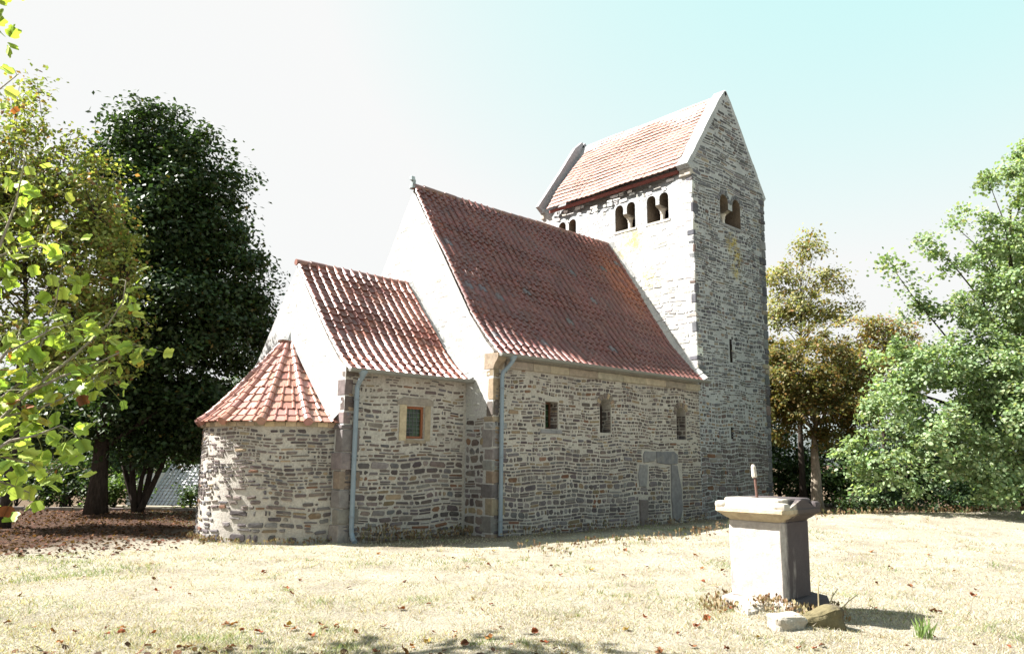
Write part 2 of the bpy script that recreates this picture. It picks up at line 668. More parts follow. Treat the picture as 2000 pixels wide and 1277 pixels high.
def quoins(mb, corner, zs, xs=1, ys=1, hr=(.22, .42), long=(.38, .6), short=(.2, .3), pal=PAL_BASE, mat=2, inset=0.012):
    """big blocks wrapping a corner: corner(z) -> (x, y); the wall lies towards +xs, +ys"""
    z = zs[0]
    k = random.randint(0, 1)
    while z < zs[1] - .08:
        h = min(random.uniform(*hr), zs[1] - z)
        a, bq = (random.uniform(*long), random.uniform(*short)) if k % 2 == 0 else (random.uniform(*short), random.uniform(*long))
        x, y = corner(z + h / 2)
        e = inset * random.uniform(.5, 1.6)
        e2 = inset * random.uniform(.5, 1.6)
        x0, x1 = sorted((x - xs * e, x + xs * a))
        y0, y1 = sorted((y - ys * e2, y + ys * bq))
        mb.box(x0, x1, y0, y1, z + .010, z + h - .010, mat, pick(pal), b=.022, jit=.008)
        z += h
        k += 1


def boolean_cut(base, cutters):
    """base and cutters are MBs; returns the cut mesh arrays"""
    ob = bpy.data.objects.new('work', base.mesh('work', []))
    C.objects.link(ob)
    tmp = []
    for c in cutters:
        oc = bpy.data.objects.new('work_cut', c.mesh('work_cut', []))
        C.objects.link(oc)
        md = ob.modifiers.new('cut', 'BOOLEAN')
        md.operation = 'DIFFERENCE'
        md.solver = 'EXACT'
        md.object = oc
        tmp.append(oc)
    dg = bpy.context.evaluated_depsgraph_get()
    me = bpy.data.meshes.new_from_object(ob.evaluated_get(dg))
    vs = [v.co[:] for v in me.vertices]
    fs = [tuple(p.vertices) for p in me.polygons]
    for o in tmp + [ob]:
        d = o.data
        bpy.data.objects.remove(o)
        bpy.data.meshes.remove(d)
    bpy.data.meshes.remove(me)
    return vs, fs


def arch_poly(u0, u1, v0, v1, n=9):
    r = (u1 - u0) / 2
    c = (u0 + u1) / 2
    vs = v1 - r
    return [(u0, v0), (u1, v0)] + [(c + r * math.cos(math.pi * k / n), vs + r * math.sin(math.pi * k / n)) for k in range(n + 1)]


def twin_poly(u0, u1, sill, imp, apex, w):
    """two round-headed lights over one sill, divided above the impost by a spandrel"""
    r = w / 2
    n = 9
    sp = apex - r
    p = [(u0, sill), (u1, sill)]
    p += [(u1 - r + r * math.cos(math.pi * k / n), sp + r * math.sin(math.pi * k / n)) for k in range(n + 1)]
    p += [(u1 - w, imp), (u0 + w, imp)]
    p += [(u0 + r + r * math.cos(math.pi * k / n), sp + r * math.sin(math.pi * k / n)) for k in range(n + 1)]
    return p


church = empty('stone_church', (0, 0, 0), 'old rubble stone church with red tiled roofs, square saddleback tower and round apse', 'church')

T0, T1, HN, RN, NY = 8.12, 12.48, 3.98, 8.80, 3.30
HT, HTR, TW = 10.85, 13.90, 6.50
CY, CL, HC, RC = .937, 3.20, 3.45, 6.12


def PN(u, v, d):       # long side of nave and tower, facing the viewpoint
    return (u, -d, v)


def PNT(u, v, d):
    k = (u - T0) / (T1 - T0)
    return (u - k * .30 * max(0, 1 - v / HT), -d, v)


def PC(u, v, d):       # long side of the chancel
    return (u, CY - d, v)


def PE(x0):
    return lambda u, v, d: (x0 - d, u, v)


# ---- nave
nave_holes = [('rect', 1.66, 2.10, 2.40, 3.05), ('arch', 3.64, 4.09, 2.37, 3.24), ('arch', 6.97, 7.44, 2.27, 3.20)]
base = MB()
NG = [(0, HN + .10), (.25, HN + .33), (.85, HN + 1.04), (NY, RN - .09)]
base.prism([(0, -.5), (2 * NY, -.5)] + [(2 * NY - a, z) for a, z in NG[:-1]] + NG[::-1], lambda u, v, d: (d, u, v), 0, T0)
cut = MB()
cut.prism([(1.66, 2.40), (2.10, 2.40), (2.10, 3.05), (1.66, 3.05)], PN, .2, -.55)
cut.prism(arch_poly(3.64, 4.09, 2.37, 3.24), PN, .2, -.55)
cut.prism(arch_poly(6.97, 7.44, 2.27, 3.20), PN, .2, -.55)
vs, fs = boolean_cut(base, [cut])
nave = MB()
nave.add(vs, fs, 0)


def lime_glare_coat(mb, x_, zmin, mat):  # smooth lime on the east faces, set paler to imitate strong sun
    for i_, f_ in enumerate(mb.f):
        q_ = [mb.v[k] for k in f_]
        if all(abs(p_[0] - x_) < .002 for p_ in q_) and max(p_[2] for p_ in q_) > zmin:
            mb.m[i_] = mat


lime_glare_coat(nave, 0, 3, 3)
door_holes = [('rect', 5.17, 5.56, -.3, .70), ('rect', 5.14, 5.62, .98, 1.58), ('rect', 5.36, 6.98, 1.56, 1.96), ('rect', 6.60, 7.16, -.3, 1.58),
              ('rect', 1.5, 2.2, 2.28, 2.4)]


def st_nave(v):
    if v < 1.3:
        return dict(h=(.065, .155), w=(.07, .32), joint=(.008, .020), prot=(.006, .028), pal=PAL_BASE)
    if v < 1.9:
        return dict(h=(.055, .135), w=(.06, .28), joint=(.009, .022), prot=(.006, .026), pal=PAL_BASE + PAL_WARM)
    return dict(h=(.045, .115), w=(.045, .23), joint=(.009, .024), prot=(.004, .026), pal=PAL_WARM, skip=.05)


masonry(nave, PN, rows_fn(lambda a, c: (.05, T0 + .03), nave_holes + door_holes), -.15, 3.70, st_nave)
masonry(nave, PE(0), rows_fn(lambda a, c: (.28, CY - .02), []), -.1, 2.62,
        lambda v: dict(h=(.09, .22), w=(.12, .36), joint=(.010, .024), prot=(.005, .026), pal=PAL_BASE + PAL_WARM))
quoins(nave, lambda z: (0, 0), (-.1, 2.5), 1, 1, pal=PAL_Q, hr=(.18, .44), long=(.26, .44), short=(.16, .28))
quoins(nave, lambda z: (0, 0), (2.62, 3.70), 1, 1, pal=PAL_WARM, hr=(.3, .55), short=(.16, .2), long=(.2, .26), inset=.006)
nave.box(-.012, .22, -.02, .3, 2.50, 2.62, 2, (.23, .19, .14), b=.02, jit=.006)
for (xr, z0_, z1_, dp) in ((2.10, 2.41, 3.03, .30), (4.09, 2.38, 3.0, .36), (7.44, 2.28, 2.95, .36)):
    masonry(nave, lambda u, v, d: (xr - d, u, v), rows_fn(lambda a, c: (.015, dp - .01), []), z0_, z1_,
            lambda v: dict(h=(.07, .14), w=(.10, .3), joint=(.006, .014), prot=(.002, .012), pal=PAL_WARM))
# voussoirs round the arched windows
for (c0, c1, vt) in ((3.64, 4.09, 3.24), (6.97, 7.44, 3.20)):
    r = (c1 - c0) / 2
    cc = (c0 + c1) / 2
    for k in range(9):
        a0 = math.pi * (k + .12) / 9
        a1 = math.pi * (k + .88) / 9
        rr0, rr1 = r + .008, r + random.uniform(.12, .17)
        nave.prism([(cc + rr0 * math.cos(a0), vt - r + rr0 * math.sin(a0)), (cc + rr1 * math.cos(a0), vt - r + rr1 * math.sin(a0)),
                    (cc + rr1 * math.cos(a1), vt - r + rr1 * math.sin(a1)), (cc + rr0 * math.cos(a1), vt - r + rr0 * math.sin(a1))],
                   PN, .016 + random.uniform(0, .008), -.02, 2, pick([((.24, .185, .125), 2), ((.15, .125, .11), 2)]))
nave.box(1.50, 2.22, -.022, .08, 2.29, 2.385, 2, (.20, .195, .20), b=.014, jit=.004)
# tan cornice course under the eaves
x = .34
while x < T0 - .05:
    w = min(random.uniform(.5, 1.1), T0 - x)
    nave.box(x + .004, x + w - .004, -.075, .1, 3.72, 3.90, 2, pick([((.29, .25, .195), 3), ((.23, .20, .165), 1)]), b=.015, jit=.003)
    x += w
# east gable of the nave: shoulder and the high part over the chancel
HG = RN - HN


def nave_gable(v0, v1):
    if v1 <= HN:
        return (.1, CY - .02) if v1 < HC + .3 else (.1, 2 * NY)
    a = float(np.interp(v1, [p[1] for p in NG], [p[0] for p in NG]))
    return (a + .03, 2 * NY - a - .03)


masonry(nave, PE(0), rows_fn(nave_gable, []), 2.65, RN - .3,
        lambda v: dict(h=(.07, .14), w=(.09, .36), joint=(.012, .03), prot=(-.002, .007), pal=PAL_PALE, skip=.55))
kn = [(-.17, HN + .06), (-.17, HN - .02), (-.13, HN - .10), (-.05, HN - .18), (0, HN - .30), (.3, HN - .30), (.3, HN + .06)]
nave.prism(kn, lambda u, v, d: (d, u, v), -.012, .26, 2, (.24, .19, .14))
nave_o = nave.build('nave_wall', [M['mortar_warm'], M['stone'], M['ashlar'], M['plaster']], church)

# blocked doorway
dr = MB()
gcol = [(.17, .165, .17), (.15, .15, .16), (.20, .195, .195), (.14, .12, .115)]


def blob(mb, poly, col, d=.03, P=PN):
    """dressed block with a worn, rounded face"""
    n = len(poly)
    cu, cv = sum(p[0] for p in poly) / n, sum(p[1] for p in poly) / n
    pts = []
    for i in range(n):
        a, bq = poly[i], poly[(i + 1) % n]
        L = math.hypot(bq[0] - a[0], bq[1] - a[1])
        m_ = max(2, int(L / .09))
        for k in range(m_):
            t = k / m_
            pts.append((a[0] + (bq[0] - a[0]) * t + random.uniform(-.009, .009), a[1] + (bq[1] - a[1]) * t + random.uniform(-.009, .009)))
    n = len(pts)

    def shr(f):
        out = []
        for u, v in pts:
            L = math.hypot(u - cu, v - cv)
            k = 1 - f / max(L, f * 1.2)
            out.append((cu + (u - cu) * k, cv + (v - cv) * k))
        return out
    r0 = [P(u, v, -.02) for u, v in pts]
    r1 = [P(u, v, d * .6) for u, v in shr(.004)]
    r2 = [P(u, v, d) for u, v in shr(.022)]
    fs = [(i, (i + 1) % n, n + (i + 1) % n, n + i) for i in range(n)] + [(n + i, n + (i + 1) % n, 2 * n + (i + 1) % n, 2 * n + i) for i in range(n)]
    fs.append(tuple(2 * n + i for i in range(n)))
    mb.add(r0 + r1 + r2, fs, 0, col)


blob(dr, [(5.19, -.2), (5.54, -.2), (5.55, .66), (5.19, .68)], gcol[3], .045)
blob(dr, [(5.20, 1.0), (5.5, .98), (5.58, 1.35), (5.56, 1.56), (5.24, 1.58), (5.16, 1.3)], gcol[2], .03)
blob(dr, [(5.40, 1.62), (5.86, 1.66), (5.98, 1.78), (5.96, 1.92), (5.46, 1.93), (5.38, 1.8)], gcol[2], .03)
blob(dr, [(5.99, 1.62), (6.55, 1.58), (6.95, 1.60), (6.98, 1.85), (6.80, 1.94), (5.99, 1.92)], gcol[1], .03)
blob(dr, [(6.66, .1), (6.98, .0), (7.14, .35), (7.12, .9), (6.98, 1.3), (6.92, 1.56), (6.64, 1.57), (6.62, .8)], gcol[0], .035)
blob(dr, [(6.46, -.1), (6.66, -.16), (6.7, .08), (6.5, .16)], (.26, .22, .17), .07)
dr.build('blocked_doorway', [M['ashlar']], nave_o)['label'] = 'walled-up doorway with grey stone jambs and lintel'


def window(name, parent, P, u0, u1, v0, v1, d, arch=False, frame_col=(.09, .045, .03), fw=.05, grid=(0, 0)):
    f = MB()
    if arch:
        r = (u1 - u0) / 2
        out = arch_poly(u0 + .002, u1 - .002, v0 + .002, v1 - .002)
        inn = arch_poly(u0 + fw, u1 - fw, v0 + fw, v1 - fw)
        inn = inn[:2] + inn[2:]
        n = len(out)
        for i in range(n):
            j = (i + 1) % n
            f.prism([out[i], out[j], inn[j], inn[i]], P, d + .05, d, 0, frame_col)
    else:
        for (a, bq, c_, e) in ((u0, u1, v0, v0 + fw), (u0, u1, v1 - fw, v1), (u0, u0 + fw, v0 + fw, v1 - fw), (u1 - fw, u1, v0 + fw, v1 - fw)):
            f.prism([(a + .002, c_ + .001), (bq - .002, c_ + .001), (bq - .002, e - .001), (a + .002, e - .001)], P, d + .05, d, 0, frame_col)
    fo = f.build(name, [M['wood']], parent)
    p = MB()
    p.prism([(u0 + .01, v0 + .01), (u1 - .01, v0 + .01), (u1 - .01, v1 - .01), (u0 + .01, v1 - .01)] if not arch else arch_poly(u0 + .01, u1 - .01, v0 + .01, v1 - .01),
            P, d + .012, d + .004, 0)
    p.build('pane', [M['glass']], fo)
    if grid[0]:
        l = MB()
        for k in range(1, grid[0]):
            uu = u0 + fw + (u1 - u0 - 2 * fw) * k / grid[0]
            l.prism([(uu - .005, v0 + fw), (uu + .005, v0 + fw), (uu + .005, v1 - fw), (uu - .005, v1 - fw)], P, d + .022, d + .010, 0, (.09, .095, .10))
        for k in range(1, grid[1]):
            vv = v0 + fw + (v1 - v0 - 2 * fw) * k / grid[1]
            l.prism([(u0 + fw, vv - .005), (u1 - fw, vv - .005), (u1 - fw, vv + .005), (u0 + fw, vv + .005)], P, d + .020, d + .009, 0, (.09, .095, .10))
        l.build('leading', [M['lead']], fo)
    return fo


window('window', nave_o, PN, 1.66, 2.10, 2.40, 3.05, -.30, False, (.10, .05, .032), .05, (3, 4))['label'] = 'small square-headed window'
window('window', nave_o, PN, 3.64, 4.09, 2.37, 3.24, -.36, True, (.035, .022, .018), .04, (3, 5))
window('window', nave_o, PN, 6.97, 7.44, 2.27, 3.20, -.36, True, (.035, .022, .018), .04, (3, 5))

# ---- chancel
base = MB()
CG = [(CY, HC + .06), (CY + .3, HC + .26), (CY + .8, HC + .76), (NY, RC - .08)]
base.prism([(CY, -.5), (2 * NY - CY, -.5)] + [(2 * NY - a, z) for a, z in CG[:-1]] + CG[::-1], lambda u, v, d: (d, u, v), -CL, -.003)
cut = MB()
CW = (-1.665, -1.17, 2.10, 2.80)
cut.prism([(CW[0], CW[2]), (CW[1], CW[2]), (CW[1], CW[3]), (CW[0], CW[3])], PC, .2, -.4)
vs, fs = boolean_cut(base, [cut])
ch = MB()
ch.add(vs, fs, 0)
lime_glare_coat(ch, -CL, 3, 3)


def st_ch(v):
    if v < 1.7:
        return dict(h=(.065, .155), w=(.09, .36), joint=(.010, .024), prot=(.006, .028), pal=PAL_BASE + PAL_WARM)
    return dict(h=(.05, .115), w=(.06, .28), joint=(.011, .027), prot=(.003, .022), pal=PAL_WARM, skip=.06)


masonry(ch, PC, rows_fn(lambda a, c: (-CL + .06, -.06), [('rect', -1.86, -.98, 2.06, 2.98)]), -.15, HC - .05, st_ch)
quoins(ch, lambda z: (-CL, CY), (-.1, 2.35), 1, 1, pal=PAL_Q, hr=(.26, .5), long=(.3, .44), short=(.18, .24), inset=.03)
quoins(ch, lambda z: (-CL, CY), (2.35, HC), 1, 1, pal=PAL_WARM, hr=(.25, .4), long=(.24, .34), short=(.14, .18), inset=.006)


def ch_gable(v0, v1):
    if v1 <= HC:
        return (CY + .1, 1.45) if v1 < 2.6 else (CY + .05, 2 * NY - CY - .05)
    a = float(np.interp(v1, [p[1] for p in CG], [p[0] for p in CG]))
    return (a + .03, 2 * NY - a - .03)


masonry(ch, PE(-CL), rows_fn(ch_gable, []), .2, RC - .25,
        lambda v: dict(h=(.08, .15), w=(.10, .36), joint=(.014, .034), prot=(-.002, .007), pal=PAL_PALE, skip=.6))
chancel_o = ch.build('chancel_wall', [M['mortar_warm'], M['stone'], M['ashlar'], M['plaster']], church)
sr = MB()
tan = (.40, .33, .225)
sr.prism([(-1.845, 2.06), (CW[0] - .004, 2.06), (CW[0] - .004, 2.82), (-1.845, 2.82)], PC, .018, -.1, 0, tan)
sr.prism([(CW[1] + .004, 2.06), (-1.02, 2.06), (-1.02, 2.82), (CW[1] + .004, 2.82)], PC, .014, -.1, 0, (.30, .25, .18))
blob(sr, [(-1.93, 2.825), (-.95, 2.825), (-.93, 2.93), (-1.1, 2.985), (-1.75, 2.985), (-1.94, 2.9)], (.24, .21, .18), .018, PC)
blob(sr, [(-1.7, 2.0), (-1.12, 2.0), (-1.12, 2.085), (-1.7, 2.085)], (.24, .20, .15), .02, PC)
sr.build('window_surround', [M['ashlar']], chancel_o)
window('window', chancel_o, PC, CW[0], CW[1], CW[2], CW[3], -.12, False, (.23, .085, .04), .055, (4, 7))['label'] = 'leaded window with orange-brown wooden frame'

# ---- apse
AX, AY, AR, AH = -2.90, NY, 2.04, 2.36
ap = MB()
n = 64
pts = [(AX - AR * math.cos(math.radians(a)), AY - AR * math.sin(math.radians(a))) for a in np.linspace(-100, 100, n)]
ap.prism(pts, lambda u, v, d: (u, v, d), -.5, AH, 0)


def PA(u, v, d):       # u = arc length from the middle, towards the viewpoint's side
    a = u / AR
    r = AR + d + .02 * max(0, 1 - v / AH)
    return (AX - r * math.cos(a), AY - r * math.sin(a), v)


def st_ap(v):
    if v < .5:
        return dict(h=(.08, .18), w=(.12, .34), joint=(.012, .03), prot=(.004, .02), pal=PAL_BASE, skip=.3)
    if v < 1.0:
        return dict(h=(.06, .12), w=(.08, .28), joint=(.012, .028), prot=(.004, .022), pal=PAL_WARM, skip=.2)
    return dict(h=(.045, .095), w=(.05, .25), joint=(.009, .022), prot=(.003, .022), pal=PAL_WARM, skip=.06)


masonry(ap, PA, rows_fn(lambda a, c: (-3.1, AR * 1.45), []), -.1, AH - .07, st_ap)
for k in range(30):
    a0, a1 = -1.55 + k * .1, -1.55 + (k + 1) * .1 - .004
    cl = pick([((.36, .28, .19), 2), ((.26, .21, .15), 1)])
    arc = [(AX - rr * math.cos(a), AY - rr * math.sin(a)) for rr, a in ((AR - .1, a0), (AR + .06, a0), (AR + .06, a1), (AR - .1, a1))]
    ap.prism(arc, lambda u, v, d: (u, v, d), AH - .07 + random.uniform(-.006, .006), AH + .02, 2, cl)
ap.build('apse_wall', [M['mortar_warm'], M['stone'], M['ashlar']], church)

# ---- tower
base = MB()
tb = [(T0, T1 - .30 * (1 + .5 / HT)), (T0, T1)]
poly0 = [(T0, 0), (tb[0][1], 0), (tb[0][1], TW), (T0, TW)]
vsb = [(x_, y_, -.5) for x_, y_ in poly0] + [(x_, y_, HT) for x_, y_ in ((T0, 0), (T1, 0), (T1, TW), (T0, TW))]
tm = (T0 + T1) / 2
vsb += [(tm, 0, HTR), (tm, TW, HTR)]
base.add(vsb, [(3, 2, 1, 0), (0, 1, 5, 8, 4), (2, 3, 7, 9, 6), (1, 2, 6, 9, 8, 5), (3, 0, 4, 8, 9, 7)])
hollow = MB()
hollow.box(T0 + .75, T1 - .75, .75, TW - .75, 8.4, 10.7)
c1 = MB()
c1.prism(twin_poly(9.68, 10.93, 9.26, 9.78, 10.24, .50), PN, .2, -1.0)
twins = [(.89, 1.73), (2.21, 3.05), (4.83, 5.67)]
for a, e in twins:
    c1.prism(twin_poly(a, e, 9.23, 9.76, 10.13, .345), PE(T0), .2, -1.0)
    c1.prism(twin_poly(a, e, 9.23, 9.76, 10.13, .345), lambda u, v, d: (T1 + d, u, v), .2, -1.0)
c1.prism([(9.94, 4.74), (10.09, 4.74), (10.09, 5.48), (9.94, 5.48)], PN, .2, -.6)
c1.prism([(9.83, 2.36), (9.96, 2.36), (9.96, 2.72), (9.83, 2.72)], PN, .2, -.6)
# roof space scooped so that the tiles lie between the two gables
vs, fs = boolean_cut(base, [hollow, c1])
tw = MB()
tw.add(vs, fs, 0)
lime_glare_coat(tw, T0, 3, 3)
for i_, f_ in enumerate(fs):            # bell chamber and slits, their inner shade painted as dark colour
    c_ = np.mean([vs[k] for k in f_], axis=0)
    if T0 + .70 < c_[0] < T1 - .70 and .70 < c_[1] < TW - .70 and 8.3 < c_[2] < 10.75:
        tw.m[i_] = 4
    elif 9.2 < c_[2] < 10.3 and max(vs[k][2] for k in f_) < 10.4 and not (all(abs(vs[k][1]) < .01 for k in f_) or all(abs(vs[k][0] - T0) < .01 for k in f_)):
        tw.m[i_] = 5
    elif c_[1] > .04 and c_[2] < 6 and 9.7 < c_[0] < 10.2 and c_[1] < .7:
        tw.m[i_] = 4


def span_tn(v0, v1):
    if v1 <= HT:
        return (T0 + .03, T1 - .03)
    k = (v1 - HT) / (HTR - HT)
    return (T0 + (tm - T0) * k - .02, T1 - (T1 - tm) * k + .02)


tn_holes = [('rect', 9.68, 10.93, 9.26, 9.80), ('arch', 9.68, 10.18, 9.70, 10.24), ('arch', 10.43, 10.93, 9.70, 10.24), ('rect', 9.94, 10.09, 4.74, 5.48), ('rect', 9.83, 9.96, 2.36, 2.72)]


def st_tn(v):
    if v < 2.2:
        return dict(h=(.07, .17), w=(.09, .34), joint=(.007, .018), prot=(.006, .03), pal=PAL_BASE)
    if v < 4:
        return dict(h=(.055, .15), w=(.05, .22), joint=(.011, .027), prot=(.006, .03), pal=PAL_WARM + PAL_GREY, skip=.05)
    if v < 10:
        return dict(h=(.06, .155), w=(.06, .30), joint=(.011, .028), prot=(.006, .034), pal=PAL_GREY, skip=.05)
    return dict(h=(.065, .13), w=(.12, .5), joint=(.010, .026), prot=(.004, .028), pal=PAL_GREY, skip=.12)


masonry(tw, PNT, rows_fn(span_tn, tn_holes), -.15, HTR - .25, st_tn)
twin_holes = []
for a, e in twins:
    twin_holes += [('rect', a, e, 9.23, 9.78), ('arch', a, a + .345, 9.7, 10.13), ('arch', e - .345, e, 9.7, 10.13)]
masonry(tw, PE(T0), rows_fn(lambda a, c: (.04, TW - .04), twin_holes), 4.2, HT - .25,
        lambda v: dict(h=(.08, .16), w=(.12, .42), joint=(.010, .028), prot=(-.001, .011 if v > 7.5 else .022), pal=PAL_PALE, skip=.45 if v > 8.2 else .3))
masonry(tw, lambda u, v, d: (T1 + d, u, v), rows_fn(lambda a, c: (.04, TW - .04), []), 8.0, HT - .1,
        lambda v: dict(h=(.12, .2), w=(.2, .5), joint=(.014, .03), prot=(.0, .03), pal=PAL_GREY))
quoins(tw, lambda z: (T0, 0), (4.3, HT - .35), 1, 1, pal=PAL_GREY + PAL_PALE + PAL_PALE, hr=(.10, .34), long=(.10, .34), short=(.04, .12), inset=.012)
quoins(tw, lambda z: (T1 - .30 * max(0, 1 - z / HT), 0), (-.1, HT - .1), -1, 1, pal=PAL_GREY, hr=(.14, .36), long=(.22, .42), short=(.16, .24), inset=.028)
# sills
tw.box(9.60, 11.0, -.025, .3, 9.17, 9.255, 2, (.22, .22, .225), b=.015, jit=.004)
for a, e in twins:
    tw.box(T0 - .022, T0 + .3, a - .06, e + .06, 9.14, 9.225, 2, (.42, .40, .36), b=.015, jit=.004)
# radial stones over the lights
for (cc, sp, r, P_) in ((9.93, 9.99, .25, PN), (10.68, 9.99, .25, PN)):
    for k in range(7):
        a0 = math.pi * (k + .12) / 7
        a1 = math.pi * (k + .88) / 7
        r0, r1 = r + .006, r + random.uniform(.10, .15)
        tw.prism([(cc + r0 * math.cos(a0), sp + r0 * math.sin(a0)), (cc + r1 * math.cos(a0), sp + r1 * math.sin(a0)), (cc + r1 * math.cos(a1), sp + r1 * math.sin(a1)),
                  (cc + r0 * math.cos(a1), sp + r0 * math.sin(a1))], P_, .02, -.02, 2, pick(PAL_GREY))
# gable copings standing above the tiles, and their kneelers
for y0, y1 in ((-.003, .42), (TW - .13, TW + .015)):
    for sgn in (-1, 1):
        xe = T0 - .13 if sgn < 0 else T1 + .13
        seg = 9
        for k in range(seg):
            t0_, t1_ = k / seg, (k + 1) / seg
            ax_, az_ = xe + (tm - xe) * t0_, HT - .16 + (HTR + .04 - HT + .16) * t0_
            bx_, bz_ = xe + (tm - xe) * t1_, HT - .16 + (HTR + .04 - HT + .16) * t1_
            nx_, nz_ = sgn * .80, .58
            h_ = (.12 if y0 < 1 else .27) + random.uniform(-.012, .012)
            quad = [(ax_ - nx_ * .1, az_ - nz_ * .1), (bx_ - nx_ * .1, bz_ - nz_ * .1), (bx_ + nx_ * h_ * (.35 if k == seg - 1 else 1), bz_ + nz_ * h_), (ax_ + nx_ * h_, az_ + nz_ * h_)]
            tw.prism(quad, lambda u, v, d: (u, d, v), y0, y1, 0 if y0 < 1 else 2, (1, 1, 1) if y0 < 1 else (.27, .27, .29))  # far coping coloured darker to imitate its shaded inner face
    for (xa, xb) in ((T0 - .13, T0 + .2), (T1 - .2, T1 + .13)):
        tw.box(xa, xb, y0 - .012, y1 + .02, HT - .20, HT - .02, 0, (1, 1, 1), b=.03, jit=.008)
        tw.box(xa + (.05 if xa < tm else 0), xb - (0 if xa < tm else .05), y0 - .005, y1, HT - .42, HT - .21, 2, (.36, .33, .29), b=.03, jit=.008)
tower_o = tw.build('tower_wall', [M['mortar_grey'], M['stone'], M['ashlar'], M['plaster'], mortar_mat('shade_dark_masonry', (.022, .019, .016), (.05, .043, .036)), mortar_mat('dark_reveal_stone', (.10, .08, .062), (.19, .15, .115))], church)


def column(x_, y_, z0, z1, r, along):
    cmb = MB()
    cmb.lathe([(r * 1.5, z0), (r * 1.5, z0 + .05), (r * 1.15, z0 + .08), (r, z0 + .1), (r * .96, z1 - .21), (r * 1.2, z1 - .20), (r * 1.2, z1 - .175), (r * .98, z1 - .17),
               (r * 1.45, z1 - .09), (r * 1.75, z1 - .055)], x_, y_, 14, 0, (.52, .49, .44))
    o = cmb.build('column', [M['ashlar']], tower_o)
    i = MB()
    if along == 'x':
        i.prism([(y_ - .24, z1 + .02), (y_ - .12, z1 - .054), (y_ + .12, z1 - .054), (y_ + .24, z1 + .02)], lambda u, v, d: (d, u, v), x_ - .10, x_ + .10, 0, (.20, .18, .155))
    else:
        i.prism([(x_ - .30, z1 + .02), (x_ - .17, z1 - .054), (x_ + .17, z1 - .054), (x_ + .30, z1 + .02)], lambda u, v, d: (u, d, v), y_ - .085, y_ + .085, 0, (.33, .30, .26))
    i.build('impost', [M['ashlar']], o)


column(10.305, .30, 9.255, 9.76, .075, 'x')
for a, e in twins:
    column(T0 + .28, (a + e) / 2, 9.225, 9.74, .075, 'y')


# ------------------------------------------------------------------ tiled roofs
def polyline(pts):
    L = [0]
    for a, c in zip(pts, pts[1:]):
        L.append(L[-1] + math.hypot(c[0] - a[0], c[1] - a[1]))

    def ev(s):
        s = min(max(s, -.2), L[-1] + .2)
        k = 0
        while k < len(L) - 2 and s > L[k + 1]:
            k += 1
        t = (s - L[k]) / (L[k + 1] - L[k])
        a, c = pts[k], pts[k + 1]
        tx, tz = (c[0] - a[0]) / (L[k + 1] - L[k]), (c[1] - a[1]) / (L[k + 1] - L[k])
        return a[0] + (c[0] - a[0]) * t, a[1] + (c[1] - a[1]) * t, -tz, tx
    return ev, L[-1]


def tile_shape(f):
    """height across a pantile, f in 0..1 of its width"""
    if f < .44:
        return .046 * math.sin(math.pi * f / .44) ** .8
    return -.006 * math.sin(math.pi * (f - .44) / .56)


def tile_roof(prof, u0, u1, P, tw_, ex, colour, mat=0, lift=.026, amp=1.15, samples=11):
    """prof: eave to ridge; P(u, a, z) -> xyz"""
    ev, L = polyline(prof)
    flip = prof[-1][0] < prof[0][0]
    mb = MB()
    nt_ = max(1, round((u1 - u0) / tw_))
    tw_ = (u1 - u0) / nt_
    nr = max(1, round(L / ex))
    ex = L / nr
    fr = [0, .05, .11, .17, .22, .27, .33, .39, .44, .72, 1.03][:samples]
    for r in range(nr):
        s0 = r * ex
        rowj = random.uniform(-.006, .006)
        for k in range(nt_):
            uu = u0 + k * tw_
            col_ = colour(uu, s0 / L)
            dj, lj = random.uniform(-.010, .010) + rowj, random.uniform(-.005, .008)
            sg = .016 * math.sin(uu * 1.1 + r * .23) + .012 * math.sin(uu * 2.7 - r * .41 + 1) + .008 * math.sin(r * .9 + uu * .6)
            vs_ = []
            s_lo, s_hi = s0 - .012 + dj, s0 + ex + .05
            for (s, lf_) in ((s_lo, lift + lj), (s_hi, 0.0)):
                a, z, na, nz = ev(s)
                if flip:
                    na, nz = -na, -nz
                for f in fr:
                    h = tile_shape(min(f, 1)) * amp + lf_ + .02 + sg
                    vs_.append(P(uu + f * tw_, a + na * h, z + nz * h))
            a, z, na, nz = ev(s_lo)
            if flip:
                na, nz = -na, -nz
            for f in fr:
                h = tile_shape(min(f, 1)) * amp + lift + lj + sg
                vs_.append(P(uu + f * tw_, a + na * h, z + nz * h))
            m_ = len(fr)
            fs_ = [(i, i + 1, m_ + i + 1, m_ + i) for i in range(m_ - 1)] + [(2 * m_ + i, 2 * m_ + i + 1, i + 1, i) for i in range(m_ - 1)]
            mb.add(vs_, fs_, mat, col_)
    return mb


def vary(c, lo=.8, hi=1.2, hue=.08):
    k = random.uniform(lo, hi)
    return (c[0] * k, c[1] * k * random.uniform(1 - hue, 1 + hue), c[2] * k * random.uniform(1 - hue, 1 + hue))


def ridge_caps(mb, p0, p1, r, step, col, mat=0):
    p0, p1 = Vector(p0), Vector(p1)
    n_ = max(1, round((p1 - p0).length / step))
    for k in range(n_):
        a = p0.lerp(p1, k / n_)
        c = p0.lerp(p1, (k + 1) / n_ + .04 / n_)
        jz = Vector((0, 0, .014 * math.sin(k * .55 + 1) + random.uniform(-.007, .007)))
        mb.tube([a + jz, c + jz], [r * 1.0, r * .90], 10, mat, vary(col, .8, 1.2))


# nave roof: straight above, kicked out over the eaves
OV = .20


def back_slab(mb, pts, P, u0, u1, col):
    for a, c in zip(pts, pts[1:]):
        mb.add([P(u0, *a), P(u1, *a), P(u1, *c), P(u0, *c)], [(0, 1, 2, 3)], 0, col)


nprof = [(-OV - .02, HN - .02), (.25, HN + .41), (.85, HN + 1.12), (NY, RN)]
idp = lambda u, a, z: (u, a, z)


